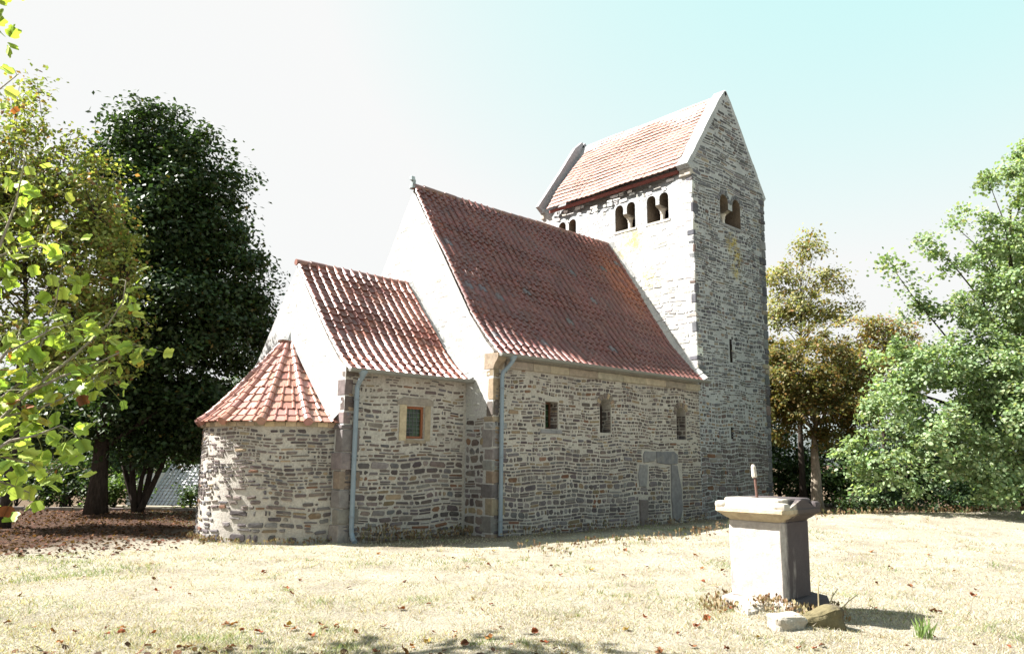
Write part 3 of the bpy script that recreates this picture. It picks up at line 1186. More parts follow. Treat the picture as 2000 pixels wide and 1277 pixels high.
def col_nave(u, t):
    c = vary((.135, .046, .036), .78, 1.2, .08)
    w = math.exp(-((u - 7.3) / .8) ** 2 - ((t - .66) / .24) ** 2) * random.uniform(.25, .85)
    c = tuple(p_ * (1 - w) + q_ * w for p_, q_ in zip(c, (.36, .115, .045)))
    if random.random() < .012:
        c = vary((.12, .10, .105), .8, 1.2, .05)
    return c


nr_ = tile_roof(nprof, -.035, T0 + .0, idp, .235, .215, col_nave)
back_slab(nr_, [(2 * NY - a, z - .03) for a, z in nprof], idp, .03, T0, (.16, .07, .05))
ridge_caps(nr_, (-.05, NY, RN + .015), (T0, NY, RN + .015), .085, .36, (.16, .075, .06))
# verge edge tiles on the gable
roof_o = nr_.build('nave_roof', [M['tile_nave']], church, fix=False)


def flashing(name, parent, pts, x_, w, h, col, n=26):
    """mortar fillet where a roof meets a taller wall"""
    ev, L = polyline(pts)
    f = MB()
    for k in range(n):
        s0, s1 = L * k / n, L * (k + 1) / n
        a0, z0, na, nz = ev(s0)
        a1, z1, na1, nz1 = ev(s1)
        j0, j1 = random.uniform(.9, 1.15), random.uniform(.9, 1.15)
        vs_ = [(x_, a0, z0), (x_ - w * j0, a0 + na * .055, z0 + nz * .055), (x_, a0 + na * h * j0, z0 + nz * h * j0),
               (x_, a1, z1), (x_ - w * j1, a1 + na1 * .055, z1 + nz1 * .055), (x_, a1 + na1 * h * j1, z1 + nz1 * h * j1)]
        f.add(vs_, [(0, 1, 4, 3), (1, 2, 5, 4), (0, 2, 1), (3, 4, 5)], 0, col)
    return f.build(name, [M['plaster']], parent)


flashing('mortar_fillet', roof_o, nprof, T0 - .002, .15, .19, (1, 1, 1))
# chancel roof
cprof = [(CY - .17, HC - .02), (CY + .3, HC + .33), (CY + .8, HC + .83), (NY, RC)]


def col_ch(u, t):
    return vary((.25, .09, .062) if u > -1.0 or random.random() < .3 else (.175, .065, .05), .78, 1.2, .08)


cr_ = tile_roof(cprof, -CL - .035, -.005, idp, .235, .215, col_ch)
back_slab(cr_, [(2 * NY - a, z - .03) for a, z in cprof], idp, -CL + .03, -.005, (.2, .08, .06))
ridge_caps(cr_, (-CL - .05, NY, RC + .015), (-.01, NY, RC + .015), .075, .36, (.2, .085, .065))
croof_o = cr_.build('chancel_roof', [M['tile']], church, fix=False)
flashing('mortar_fillet', croof_o, cprof, -.002, .10, .12, (1, 1, 1), 18)

# tower roof, ridge across the church
tpr = [(T0 - .16, HT - .13), (T0 + .3, HT + .55), (tm, HTR - .10)]
tmap = lambda u, a, z: (a, u, z)
tr_ = tile_roof(tpr, .40, TW - .40, tmap, .22, .21, lambda u, t: vary((.335, .205, .17), .93, 1.07, .03), amp=.35, lift=.038)
tr2 = [(2 * tm - a, z) for a, z in tpr]
back_slab(tr_, tr2, tmap, .40, TW - .40, (.4, .2, .15))
ridge_caps(tr_, (tm, .40, HTR - .08), (tm, TW - .40, HTR - .08), .09, .36, (.36, .26, .225))
tr_.box(T0 - .10, T0 - .02, .44, TW - .44, HT - .27, HT - .17, 0, (.16, .045, .035))
tr_.build('tower_roof', [M['tile_tower']], church, fix=False)

# apse roof: flat tiles in sectors between rows of barrel tiles
AP = np.array([-CL - .03, NY + .08, 4.42])
AE, AZ0 = AR + .12, AH + .02


def PAP(a, t, h):
    e = np.array([AX - AE * math.cos(a), AY - AE * math.sin(a), AZ0])
    p = e + (AP - e) * t
    p[2] = AZ0 + (AP[2] - AZ0) * (t ** 1.12)
    out = np.array([-math.cos(a), -math.sin(a), 0])
    nrm = out * .68 + np.array([0, 0, .73])
    return p + nrm * h


ar_ = MB()
hips = [math.radians(90 - 24 * k) for k in range(-1, 8)]
NROW = 12
for h0, h1 in zip(hips, hips[1:]):
    for r in range(NROW):
        t0, t1 = r / NROW, (r + 1) / NROW
        span = abs(h0 - h1)
        arc = span * AE * (1 - t0)
        nt_ = max(1, round(arc / .235))
        for k in range(nt_):
            a0 = h0 + (h1 - h0) * k / nt_
            a1 = h0 + (h1 - h0) * (k + 1) / nt_
            cl = vary((.36, .175, .135), .8, 1.15, .07)
            if random.random() < .12:
                cl = vary((.25, .11, .08), .8, 1.2)
            vs_ = []
            lj = random.uniform(-.004, .006)
            prof_ = [(0, 0), (.1, .0), (.7, .0), (.8, .028), (.9, .030), (1.0, .0)]
            for t, lf_ in ((t0 - .012, .045 + lj), (t1 + .015, .015)):
                for f, hh in prof_:
                    vs_.append(PAP(a0 + (a1 - a0) * f, t, hh + lf_))
            for f, hh in prof_:
                vs_.append(PAP(a0 + (a1 - a0) * f, t0 - .012, hh + .02 + lj))
            m_ = len(prof_)
            ar_.add(vs_, [(i, i + 1, m_ + i + 1, m_ + i) for i in range(m_ - 1)] + [(2 * m_ + i, 2 * m_ + i + 1, i + 1, i) for i in range(m_ - 1)], 0, cl)
for a in hips:
    for r in range(NROW):
        t0, t1 = r / NROW - .015, (r + 1) / NROW + .012
        k = 1 - .30 * r / NROW
        rr = .094 * k
        ar_.tube([PAP(a, t0, .035), PAP(a, t1, .018)], [rr, rr * .84], 12, 0, vary((.32, .15, .118), .75, 1.15, .08))
ar_.tube([AP + np.array([-.12, -.05, -.2]), AP + np.array([-.02, 0, .06])], [.2, .10], 10, 1, (1, 1, 1))
ar_.build('apse_roof', [M['tile'], M['plaster']], church, fix=False)
fl = MB()
for k in range(16):
    t0, t1 = k / 16, (k + 1) / 16
    y0, z0 = 1.18 + (3.3 - 1.18) * t0, AZ0 + (4.40 - AZ0) * t0 ** 1.1
    y1, z1 = 1.18 + (3.3 - 1.18) * t1, AZ0 + (4.40 - AZ0) * t1 ** 1.1
    fl.add([(-CL - .13, y0, z0 + .04), (-CL - .13, y1, z1 + .04), (-CL - .004, y1 - .05, z1 + .20), (-CL - .004, y0 - .05, z0 + .20)], [(0, 1, 2, 3)], 0)
fl.build('mortar_fillet', [M['plaster']], church)

# ---- gutters and downpipes
ZINC = (.17, .17, .155)
ZBLUE = (.17, .215, .255)


def gutter(x0, x1, y, z, slope=.0):
    gmb = MB()
    n_ = 9
    r = .068
    ring = [(r * math.cos(math.pi + math.pi * k / n_), r * math.sin(math.pi + math.pi * k / n_)) for k in range(n_ + 1)]
    ring2 = [(c * .9, s * .9) for c, s in ring]
    vs_ = [(xx, y + c, z + s - (xx - x0) * slope) for xx in (x0, x1) for c, s in ring + ring2[::-1]]
    m_ = 2 * (n_ + 1)
    fs_ = [(i, (i + 1) % m_, m_ + (i + 1) % m_, m_ + i) for i in range(m_)]
    fs_ += [tuple(range(m_)), tuple(range(2 * m_ - 1, m_ - 1, -1))]
    gmb.add(vs_, fs_, 0, ZINC)
    gmb.tube([(x0, y - r, z + .004), (x1, y - r, z + .004 - (x1 - x0) * slope)], .010, 6, 0, ZINC)
    for xx in (x0, x1):
        gmb.add([(xx, y + c, z + s - (xx - x0) * slope) for c, s in ring], [tuple(range(n_ + 1))], 0, ZINC)
    return gmb.build('gutter', [M['zinc']], church, fix=True)


def downpipe(parent, pts, r, rings):
    d = MB()
    d.tube(pts, r, 14, 0, ZBLUE)
    d.lathe([(r * 1.0, pts[0][2] - .06), (r * 1.9, pts[0][2] + .02), (r * 1.9, pts[0][2] + .05)], pts[0][0], pts[0][1], 14, 0, ZBLUE)
    o = d.build('downpipe', [M['zinc']], parent, smooth=False)
    for x_, y_, z_ in rings:
        b_ = MB()
        b_.tube([(x_, y_, z_ - .016), (x_, y_, z_ + .016)], r * 1.22, 14, 0, (.15, .18, .21))
        b_.box(x_ - .012, x_ + .012, y_, y_ + .09, z_ - .012, z_ + .012, 0, (.3, .33, .36))
        b_.build('bracket', [M['zinc']], o)


gn = gutter(-.04, T0 + .16, -.285, HN + .02, .001)
downpipe(gn, [(.33, -.285, HN - .06), (.33, -.28, HN - .12), (.27, -.20, HN - .25), (.20, -.10, HN - .38), (.19, -.085, HN - .48), (.19, -.085, 2.0), (.19, -.085, .05)], .047,
         [(.19, -.085, 3.25), (.19, -.085, 1.72), (.19, -.085, .35)])
gc = gutter(-CL - .06, .03, CY - .25, HC + .01, .001)
downpipe(gc, [(-2.95, CY - .25, HC - .07), (-2.95, CY - .245, HC - .13), (-2.96, CY - .16, HC - .22), (-2.97, CY - .085, HC - .34), (-2.97, CY - .085, 1.8), (-2.96, CY - .085, .30),
               (-2.96, CY - .10, .20), (-2.97, CY - .17, .10), (-2.99, CY - .28, .05)], .05,
         [(-2.97, CY - .085, 2.85), (-2.965, CY - .085, .52)])
# the stub of a cross on the nave gable
fi = MB()
fi.tube([(-.02, NY, RN - .05), (-.02, NY, RN + .1), (.0, NY, RN + .2)], [.10, .07, .055], 8, 0, (.26, .29, .30))
fi.box(-.12, .02, NY - .06, NY + .06, RN + .17, RN + .27, 0, (.33, .38, .40), b=.02, jit=.015)
fi.build('finial', [M['ashlar']], church)

# ------------------------------------------------------------------ monument
mo, nt, b = new_mat('monument_sandstone', .9, .15)
a = nd(nt, 'ShaderNodeAttribute', attribute_name='Col')
geo = nd(nt, 'ShaderNodeNewGeometry')
mp = nd(nt, 'ShaderNodeMapping')
mp.inputs['Scale'].default_value = (1, 1, .22)
nt.links.new(geo.outputs['Position'], mp.inputs[0])
c = mix(nt, 1.0, a.outputs['Color'], ramp(nt, noise(nt, 12, 6, .7), [(.25, g(.72)), (.75, g(1.25))]), 'MULTIPLY')
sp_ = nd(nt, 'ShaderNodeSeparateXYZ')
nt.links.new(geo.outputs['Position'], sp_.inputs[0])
# black crust blotches, plus painted shade growing towards the side away from the sun
crust_shade = lin(nt, [(sp_.outputs[0], 1.3), (noise(nt, 5, 6, .65, mp.outputs[0]), 1.0)], -1.3 * (PED[0] - .10))
c = mix(nt, ramp(nt, crust_shade, [(.34, g(0)), (.54, g(.92))]), c, (.050, .040, .045))
nt.links.new(c, b.inputs['Base Color'])
bump(nt, b, noise(nt, 45, 6, .7), .5, .015)
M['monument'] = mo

mon = empty('stone_monument', (PED[0], PED[1], .12), 'squat sandstone monument with a moulded gabled cap standing on the lawn', 'monument')
HS = .32
px, py = PED


def rough_block(mb, x0, x1, y0, y1, z0, z1, b_, col, jit=.006, sub=4, mat=0, top_drop=0):
    bm = bmesh.new()
    bmesh.ops.create_cube(bm, size=1)
    for v in bm.verts:
        v.co = Vector((x0 + (v.co.x + .5) * (x1 - x0), y0 + (v.co.y + .5) * (y1 - y0), z0 + (v.co.z + .5) * (z1 - z0)))
    bmesh.ops.bevel(bm, geom=bm.edges[:], offset=b_, segments=3, affect='EDGES', profile=.6)
    bmesh.ops.subdivide_edges(bm, edges=[e for e in bm.edges if e.calc_length() > .12], cuts=sub, use_grid_fill=True)
    for v in bm.verts:
        p_ = v.co
        k = math.sin(p_.x * 31 + p_.z * 17) * math.sin(p_.y * 27 - p_.z * 23) + .6 * math.sin(p_.x * 71 + p_.y * 63 + p_.z * 57)
        v.co += Vector((math.sin(p_.y * 41 + p_.z * 29), math.sin(p_.x * 37 + p_.z * 33), k)) * jit
    mb.bm(bm, mat, col)


sh = MB()
rough_block(sh, px - HS, px + HS, py - HS, py + HS, .205, 1.035, .022, (.36, .33, .31), .004)
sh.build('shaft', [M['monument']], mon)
pl = MB()
rough_block(pl, px - HS - .10, px + HS + .22, py - HS - .13, py + HS + .1, -.25, .21, .08, (.26, .235, .21), .012)
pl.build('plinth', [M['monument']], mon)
cp = MB()
ZC = 1.035
H0, H1 = HS - .01, .437


def square_lathe(mb, prof, cx, cy, col, mat=0, seg=5):
    """stack of square sections with slightly worn edges"""
    rings = []
    for h, z in prof:
        r = []
        for k in range(4):
            c0 = [(-1, -1), (1, -1), (1, 1), (-1, 1)][k]
            c1 = [(-1, -1), (1, -1), (1, 1), (-1, 1)][(k + 1) % 4]
            for s in range(seg):
                t = .04 + .92 * s / (seg - 1)
                jx, jy = random.uniform(-.003, .003), random.uniform(-.003, .003)
                r.append((cx + h * (c0[0] + (c1[0] - c0[0]) * t) + jx, cy + h * (c0[1] + (c1[1] - c0[1]) * t) + jy, z + random.uniform(-.002, .002)))
        rings.append(r)
    n_ = len(rings[0])
    vs_ = [p_ for r in rings for p_ in r]
    fs_ = [(i * n_ + k, i * n_ + (k + 1) % n_, (i + 1) * n_ + (k + 1) % n_, (i + 1) * n_ + k) for i in range(len(rings) - 1) for k in range(n_)]
    fs_ += [tuple(range(n_ - 1, -1, -1)), tuple((len(rings) - 1) * n_ + k for k in range(n_))]
    mb.add(vs_, fs_, mat, col)


square_lathe(cp, [(H0 + .005, ZC), (H0 + .02, ZC + .018), (H0 + .05, ZC + .036), (H0 + .065, ZC + .048), (H0 + .075, ZC + .062), (H0 + .105, ZC + .078), (H1 - .01, ZC + .088), (H1, ZC + .098),
                  (H1, ZC + .135), (H1 - .02, ZC + .15)], px, py, (.40, .33, .23))
square_lathe(cp, [(.36, ZC + .149), (.36, ZC + .235), (.345, ZC + .25)], px, py, (.36, .33, .28))
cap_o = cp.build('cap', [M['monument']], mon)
# a small gable on each face of the cap, ears at the corners
for k in range(4):
    an = k * math.pi / 2

    def PG(u, v, d, an=an):
        x_, y_ = u, -(H1 - .012) - d
        return (px + x_ * math.cos(an) - y_ * math.sin(an), py + x_ * math.sin(an) + y_ * math.cos(an), ZC + v)
    gb = MB()
    if k in (0, 2):
        gb.prism([(-.30, .14), (.30, .14), (.30, .155), (.02, .245), (-.02, .245), (-.30, .155)], PG, 0, -.34, 0, (.35, .31, .26))
    else:
        gb.prism([(-.34, .14), (.34, .14), (.33, .20), (.20, .235), (-.20, .235), (-.33, .20)], PG, .002, -.3, 0, (.42, .39, .33))
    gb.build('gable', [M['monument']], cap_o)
for sx_, sy_ in ((-1, -1), (1, -1), (1, 1), (-1, 1)):
    ea = MB()
    e0, e1 = H1 - .002, H1 - .145
    xs_, ys_ = sorted((px + sx_ * e0, px + sx_ * e1)), sorted((py + sy_ * e0, py + sy_ * e1))
    ea.box(xs_[0], xs_[1], ys_[0], ys_[1], ZC + .13, ZC + .215, 0, (.36, .33, .28), b=.035, jit=.006)
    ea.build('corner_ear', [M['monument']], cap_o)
ro = MB()
rx, ry = px - .12, py + .06
ro.tube([(rx, ry, ZC + .24), (rx - .010, ry + .008, ZC + .42), (rx - .016, ry + .014, ZC + .56)], .015, 8, 0, (.13, .07, .055))
rod_o = ro.build('rod', [M['iron']], mon)
sl = MB()
sl.tube([(rx - .014, ry + .011, ZC + .475), (rx - .016, ry + .013, ZC + .49), (rx - .022, ry + .019, ZC + .60), (rx - .023, ry + .02, ZC + .625)], [.026, .032, .027, .016], 10, 0, (.45, .41, .35))
sl.build('sleeve', [M['iron']], rod_o)

# stones at the foot of the monument
for (dx, dy, sx_, sy_, sz_, rot, zz, cl, lab) in ((-.34, -.70, .30, .17, .17, -.55, .00, (.13, .11, .06), 'long mossy broken stone slab lying before the monument on its shaded side'),
                                                 (-.62, -.08, .20, .16, .11, 1.1, .0, (.36, .33, .28), 'pale sunlit stone lump at the left foot of the monument'),
                                                 (-.74, -.56, .24, .16, .12, -.4, .01, (.34, .31, .26), 'pale stone wedged between the monument plinth and the mossy slab')):
    bm = bmesh.new()
    bmesh.ops.create_cube(bm, size=1.6)
    bmesh.ops.bevel(bm, geom=bm.edges[:], offset=.35, segments=2, affect='EDGES', profile=.5)
    bmesh.ops.subdivide_edges(bm, edges=bm.edges[:], cuts=3, use_grid_fill=True)
    ph = random.uniform(0, 9)
    for v in bm.verts:
        p_ = v.co.copy()
        k = 1 + .10 * math.sin(p_.x * 2.3 + ph) * math.sin(p_.y * 2.7 + 1 + ph) + .05 * math.sin(6 * p_.z + 5 * p_.x + ph) + .03 * math.sin(11 * p_.y + 9 * p_.x) + random.uniform(-.012, .012)
        v.co = Vector((p_.x * sx_, p_.y * sy_, (p_.z + .18 * p_.x) * sz_)) * k
    smb = MB()
    smb.bm(bm, 0, cl)
    o = smb.build('broken_stone', [M['monument']])
    o.location = (px + dx, py + dy, float(ground_z(px + dx, py + dy)) + zz)
    o.rotation_euler = (random.uniform(-.15, .15), random.uniform(-.15, .15), rot)
    tag(o, lab, 'stone')

# ------------------------------------------------------------------ leaves and trees
QUAD = (np.array([(-.5, 0, 0), (0, -.32, .06), (.5, 0, -.04), (0, .32, .06)]), np.array([(0, 1, 2, 3)]))
ROUND = (np.array([(-.5, 0, 0), (-.2, -.40, .05), (.25, -.36, .05), (.52, 0, -.06), (.25, .36, .05), (-.2, .40, .05)]), np.array([(0, 1, 2, 3), (0, 3, 4, 5)]))


def unit(v):
    return v / np.maximum(np.linalg.norm(v, axis=-1, keepdims=True), 1e-9)


def leaf_geo(pos, nrm, size, cols, shape, axis=None):
    n_ = len(pos)
    T, F = shape
    nrm = unit(nrm)
    rnd = RNG.normal(size=(n_, 3)) if axis is None else axis
    t = unit(rnd - nrm * (rnd * nrm).sum(-1, keepdims=True))
    bt = np.cross(nrm, t)
    k = len(T)
    V = pos[:, None] + size[:, None, None] * (T[None, :, 0:1] * t[:, None] + T[None, :, 1:2] * bt[:, None] + T[None, :, 2:3] * nrm[:, None])
    Fc = (np.arange(n_) * k)[:, None, None] + F[None]
    return V.reshape(-1, 3), Fc.reshape(-1, F.shape[1]), np.repeat(cols, k, axis=0)


def leaf_cols(n_, pal):
    w = np.array([p[1] for p in pal], float)
    idx = RNG.choice(len(pal), size=n_, p=w / w.sum())
    c_ = np.array([p[0] for p in pal])[idx]
    return c_ * RNG.uniform(.75, 1.3, (n_, 1)) * RNG.uniform(.93, 1.07, (n_, 3))


GREEN_DARK = [((.034, .064, .020), 5), ((.048, .084, .026), 4), ((.026, .048, .018), 3), ((.12, .10, .02), .15)]
GREEN_OLD = [((.21, .25, .065), 5), ((.27, .285, .085), 4), ((.13, .175, .045), 3), ((.20, .11, .045), 1.1), ((.24, .18, .055), 1.2)]
GREEN_LIME = [((.20, .275, .14), 5), ((.25, .32, .18), 4), ((.13, .20, .085), 2), ((.28, .31, .15), 1)]
BROWN = [((.165, .125, .042), 5), ((.135, .135, .042), 5), ((.19, .115, .038), 2), ((.08, .095, .03), 3)]
YELLOW = [((.27, .24, .10), 4), ((.23, .24, .11), 4), ((.17, .19, .07), 2), ((.24, .15, .06), 1)]


def tree(name, label, base_p, trunk_h, trunk_r, lobes, nclus, nleaf, lsize, pal, shape=QUAD, cr=.5, bark='bark_dark', fill=.45, limbs=16, lean=(0, 0), group=None, flat=.6,
         twigs=False, trunk_bits=None, lmat='leaf', up=.7, droop=0.0, cat='tree'):
    bx, by, bz = map(float, base_p)
    root = empty(name, (bx, by, bz), label, cat, group)
    lobes = np.array(lobes, float)
    vol = lobes[:, 3] * lobes[:, 4] * lobes[:, 5]
    idx = RNG.choice(len(lobes), size=nclus, p=vol / vol.sum())
    idx[:len(lobes)] = np.arange(len(lobes))
    d = unit(RNG.normal(size=(nclus, 3)))
    rad = RNG.uniform(fill, 1.0, nclus) ** .7
    cen = lobes[idx, :3] + d * lobes[idx, 3:6] * rad[:, None]
    cen += np.array([bx, by, bz])
    # leaves
    per = RNG.poisson(nleaf / nclus, nclus)
    ci = np.repeat(np.arange(nclus), per)
    n_ = len(ci)
    scl = RNG.uniform(.6, 1.25, nclus)[ci]
    off = RNG.normal(size=(n_, 3)) * np.array([1, 1, flat]) * (cr * .55 * scl)[:, None]
    off[:, 2] -= droop * (off[:, 0] ** 2 + off[:, 1] ** 2) / cr
    pos = cen[ci] + off
    outward = unit(cen[ci] - (np.array([bx, by, bz]) + lobes[idx, :3][ci]))
    nrm = RNG.normal(size=(n_, 3)) * .55 + np.array([0, 0, up]) + outward * .45
    tint = RNG.uniform(.8, 1.2, nclus)[ci]
    cols = leaf_cols(n_, pal) * tint[:, None]
    size = lsize * RNG.uniform(.6, 1.25, n_)
    V, F, K = leaf_geo(pos, nrm, size, cols, shape)
    np_obj('crown', V, F, K, [M[lmat]], root)
    # trunk and limbs
    ctr = (lobes[:, :3] * vol[:, None]).sum(0) / vol.sum()
    top = np.array([bx, by, bz]) + np.array([ctr[0] * .75 + lean[0], ctr[1] * .75 + lean[1], max(trunk_h, lobes[:, 2].max() * .80)])
    t_ = MB()
    npt = 9
    path = []
    for k in range(npt):
        s = k / (npt - 1)
        p_ = np.array([bx, by, bz - .15]) * (1 - s) + top * s
        hz = sstep(.25, 1.0, s)
        p_[:2] = np.array([bx, by]) + (top[:2] - np.array([bx, by])) * hz + RNG.normal(size=2) * .05 * s
        path.append(p_)
    rr = [trunk_r * (1.35 if k == 0 else 1.0) * (1 - .88 * (k / (npt - 1)) ** .9) for k in range(npt)]
    t_.tube(path, rr, 12, 0)
    t_.build('trunk', [M[bark]], root, smooth=True)
    path = np.array(path)
    sel = RNG.choice(nclus, size=min(limbs, nclus), replace=False)
    for c_i in sel:
        e = cen[c_i]
        hd = np.hypot(*(e[:2] - path[0][:2]))
        zs = np.clip(e[2] - bz - hd * RNG.uniform(.5, 1.0), trunk_h * .75, (top[2] - bz) * .92)
        f_ = np.clip(zs / (top[2] - bz), 0, 1) * (npt - 1)
        i0 = int(min(f_, npt - 2))
        st = path[i0] + (path[i0 + 1] - path[i0]) * (f_ - i0)
        r0 = np.interp(f_, range(npt), rr) * .5
        mid = st * .55 + e * .45 + np.array([0, 0, .08 * np.linalg.norm(e - st)]) + RNG.normal(size=3) * .12
        m2 = st * .2 + e * .8 + np.array([0, 0, .05 * np.linalg.norm(e - st)]) + RNG.normal(size=3) * .12
        l_ = MB()
        l_.tube([st, st * .75 + mid * .25, mid, m2, e], [r0, r0 * .85, r0 * .55, r0 * .32, r0 * .12], 6, 0)
        l_.build('limb', [M[bark]], root, smooth=True)
    if twigs:
        tw_ = MB()
        hubs = cen[sel]
        for c_i in range(nclus):
            dd = np.linalg.norm(hubs - cen[c_i], axis=1)
            h_ = hubs[dd.argmin()]
            if dd.min() < .05:
                continue
            m_ = (h_ + cen[c_i]) / 2 + RNG.normal(size=3) * .08
            tw_.tube([h_, m_, cen[c_i]], [.014, .010, .005], 4, 0, cap=False)
        tw_.build('twigs', [M[bark]], root)
        root.children[-1]['kind'] = 'stuff'
    return root


def gz(p_):
    p_ = np.array(p_, float)
    p_[2] = float(ground_z(p_[0], p_[1]))
    return p_


def side(lat, dep, z):
    """offset from a trunk: metres to the right, away, up"""
    return np.array([RT[0] * lat + math.cos(YAW) * dep, RT[1] * lat + math.sin(YAW) * dep, z])


def seen(base_p, *ls):
    """crown lobes from (bearing, height in the photograph, distance, radius, half height)"""
    return [[*(view(a, c, d) - base_p), r, r, rz] for a, c, d, r, rz in ls]


def lobe(lat, dep, z, r, rz=None):
    return [*side(lat, dep, z), r, r, rz or r]


# the big maple left of the apse
mb0 = gz(at(212, 22.5))
tree('maple_tree', 'tall dense dark green maple with a thick black trunk behind the apse', mb0, 2.6, .27,
     seen(mb0, (300, 265, 23, 1.3, 1.1), (235, 290, 22.8, .9, .9), (385, 320, 23, 1.15, 1.1), (415, 440, 23.5, 1.25, 1.5), (470, 560, 23.8, 1.05, 1.2), (320, 440, 23, 2.0, 2.1), (225, 430, 22.8, 1.1, 1.5),
          (350, 620, 23, 2.3, 2.0), (480, 680, 24.5, 1.1, 1.1), (230, 650, 22.8, 1.7, 1.6), (350, 790, 23.5, 2.0, 1.2), (200, 800, 22.5, 1.5, .9), (470, 800, 25, 1.2, 1.1), (110, 820, 22.5, 1.2, .8), (330, 870, 23.6, 1.5, .6), (435, 370, 23.4, .8, .8), (505, 620, 24.2, .8, .9), (455, 500, 23.6, 1.0, 1.0), (200, 330, 22.8, .7, .8)),
     900, 100000, .165, [(tuple(.88 * q_ for q_ in c_), w_) for c_, w_ in GREEN_DARK], QUAD, .6, limbs=20, fill=.3, lmat='leaf_thick')
# the thinner chestnut in front of it
cb0 = gz(at(40, 18.2))
tree('chestnut_tree', 'slim horse chestnut with browning yellow-green leaves at the left edge', cb0, 2.2, .13,
     seen(cb0, (45, 205, 18.2, .75, .9), (30, 330, 18.2, .95, 1.1), (85, 300, 18, .6, .9), (165, 290, 18, .5, .5), (175, 380, 18, .95, 1.0), (150, 500, 17.9, 1.2, 1.1), (40, 480, 18.2, 1.2, 1.3), (215, 560, 17.9, 1.0, .8),
          (90, 640, 18, 1.3, 1.1), (200, 690, 17.9, 1.0, .7), (130, 400, 18, 1.0, 1.1), (210, 460, 17.8, .8, .8), (-60, 420, 18.2, 1.3, 2.2), (-140, 560, 18.4, 1.4, 1.8), (240, 640, 18, .7, .6)),
     520, 35000, .13, GREEN_OLD, QUAD, .42, limbs=18, fill=.3, bark='bark_dark', twigs=True)
# under-storey on the left
tree('small_tree', 'small many-stemmed tree with dark leaves in front of the pale tiled roof', gz(at(292, 23.6)), .9, .10,
     [lobe(-.7, .2, 2.7, 1.0, .8), lobe(.6, .2, 2.6, 1.1, .8), lobe(1.5, .3, 3.1, .9, .8), lobe(0, 0, 3.4, 1.4, .9), lobe(1.1, .1, 1.75, .5, .35)],
     120, 7000, .11, GREEN_DARK + [((.07, .11, .03), 4)], QUAD, .4, limbs=9, fill=.2)
st_ = [o for o in C.objects if o.name == 'small_tree'][0]
sb = gz(at(292, 23.6))
for a_, b_, h_ in ((-.75, .1, 1.9), (-.35, -.1, 2.2), (.35, .1, 2.2), (.8, -.1, 1.9)):
    l_ = MB()
    l_.tube([sb + side(a_ * .06, b_, -.1), sb + side(a_ * .3, b_, .35), sb + side(a_ * .7, b_, h_ * .6), sb + side(a_ * 1.05, b_, h_)], [.11, .10, .08, .045], 8, 0)
    l_.build('stem', [M['bark_dark']], st_, smooth=True)
bush_pal = GREEN_DARK + [((.09, .13, .035), 3)]


def bush(label, px_, dep, r, h, n_, pal, lsize=.12, cat='bush', group=None, name='bush', base=None):
    return tree(name, label, gz(at(px_, dep)) if base is None else base, .25, .06, [lobe(-.45 * r, 0, h * .42, r * .75, h * .42), lobe(.45 * r, 0, h * .45, r * .75, h * .42), lobe(0, 0, h * .62, r * .6, h * .38)],
                max(20, int(n_ / 70)), n_, lsize, pal, QUAD, .34, limbs=6, fill=.25, group=group, cat=cat)


bush('low bright green bush just right of the thick maple trunk', 245, 25.0, .75, 1.15, 2600, [((.10, .16, .04), 4), ((.06, .10, .03), 2)])
bush('grey-green lilac bush left of the thick maple trunk', 160, 25.5, 1.1, 1.9, 4200, bush_pal + [((.13, .11, .10), 1)])
bush('dark spreading bush at the left edge behind the kerb', 60, 26.0, 1.5, 1.7, 4500, GREEN_DARK)
bush('low dark bush under the pale tiled roof beside the apse', 392, 25.5, .28, 1.0, 600, bush_pal)
for px_, dep, s_, lab in ((20, 33, 1.0, 'dark background tree at the far left behind the chestnut'), (150, 36, 1.1, 'dark background tree behind the maple trunk'), (505, 38, 1.0, 'dark background tree just left of the chancel gable'), (290, 52, 1.0, 'dark background tree above the neighbouring house'), (400, 50, .95, 'dark background tree behind the apse roof')):
    tree('dark_tree', lab, gz(at(px_, dep)), 1.6, .2, [lobe(0, 0, 3.6 * s_, 2.6 * s_, 2.6 * s_), lobe(1.8 * s_, 0, 2.8 * s_, 2.0 * s_, 1.8 * s_), lobe(-1.8 * s_, 0, 2.8 * s_, 2.0 * s_, 1.9 * s_), lobe(.3, 0, 6.2 * s_, 1.9 * s_, 1.7 * s_)],
         160, 12000, .22, GREEN_DARK, QUAD, .75, limbs=8, fill=.3, group='dark trees behind the left lawn')
# kerb, sandstone wall, bollard and the neighbours' house
bush('low dark bush behind the lawn crest under the big green tree', 1880, 33.5, 1.6, 1.7, 5000, GREEN_DARK)
bush('low dark bush behind the lawn crest left of the big green tree', 1700, 34.5, 1.6, 1.6, 5000, GREEN_DARK)
kb = MB()
for k in range(22):
    p0, p1 = at(-120 + k * 24, 23.6 + .03 * k), at(-120 + (k + 1) * 24 - .8, 23.6 + .03 * (k + 1))
    d_ = unit((p1 - p0)[None])[0]
    n2 = np.array([-d_[1], d_[0], 0])
    z0 = float(ground_z(p0[0], p0[1]))
    h_ = .10 + random.uniform(-.012, .012)
    q_ = [p0, p1, p1 + n2 * .14, p0 + n2 * .14]
    kb.add([(p_[0], p_[1], z0 - .2) for p_ in q_] + [(p_[0], p_[1], z0 + h_) for p_ in q_], [(3, 2, 1, 0), (4, 5, 6, 7), (0, 1, 5, 4), (1, 2, 6, 5), (2, 3, 7, 6), (3, 0, 4, 7)], 0, vary((.22, .20, .17)))
tag(kb.build('stone_kerb', [M['ashlar']]), 'low grey stone kerb along the far edge of the shaded left lawn', 'kerb')
A_, B_ = at(170, 29.5), at(430, 29.5)
yw = MB()


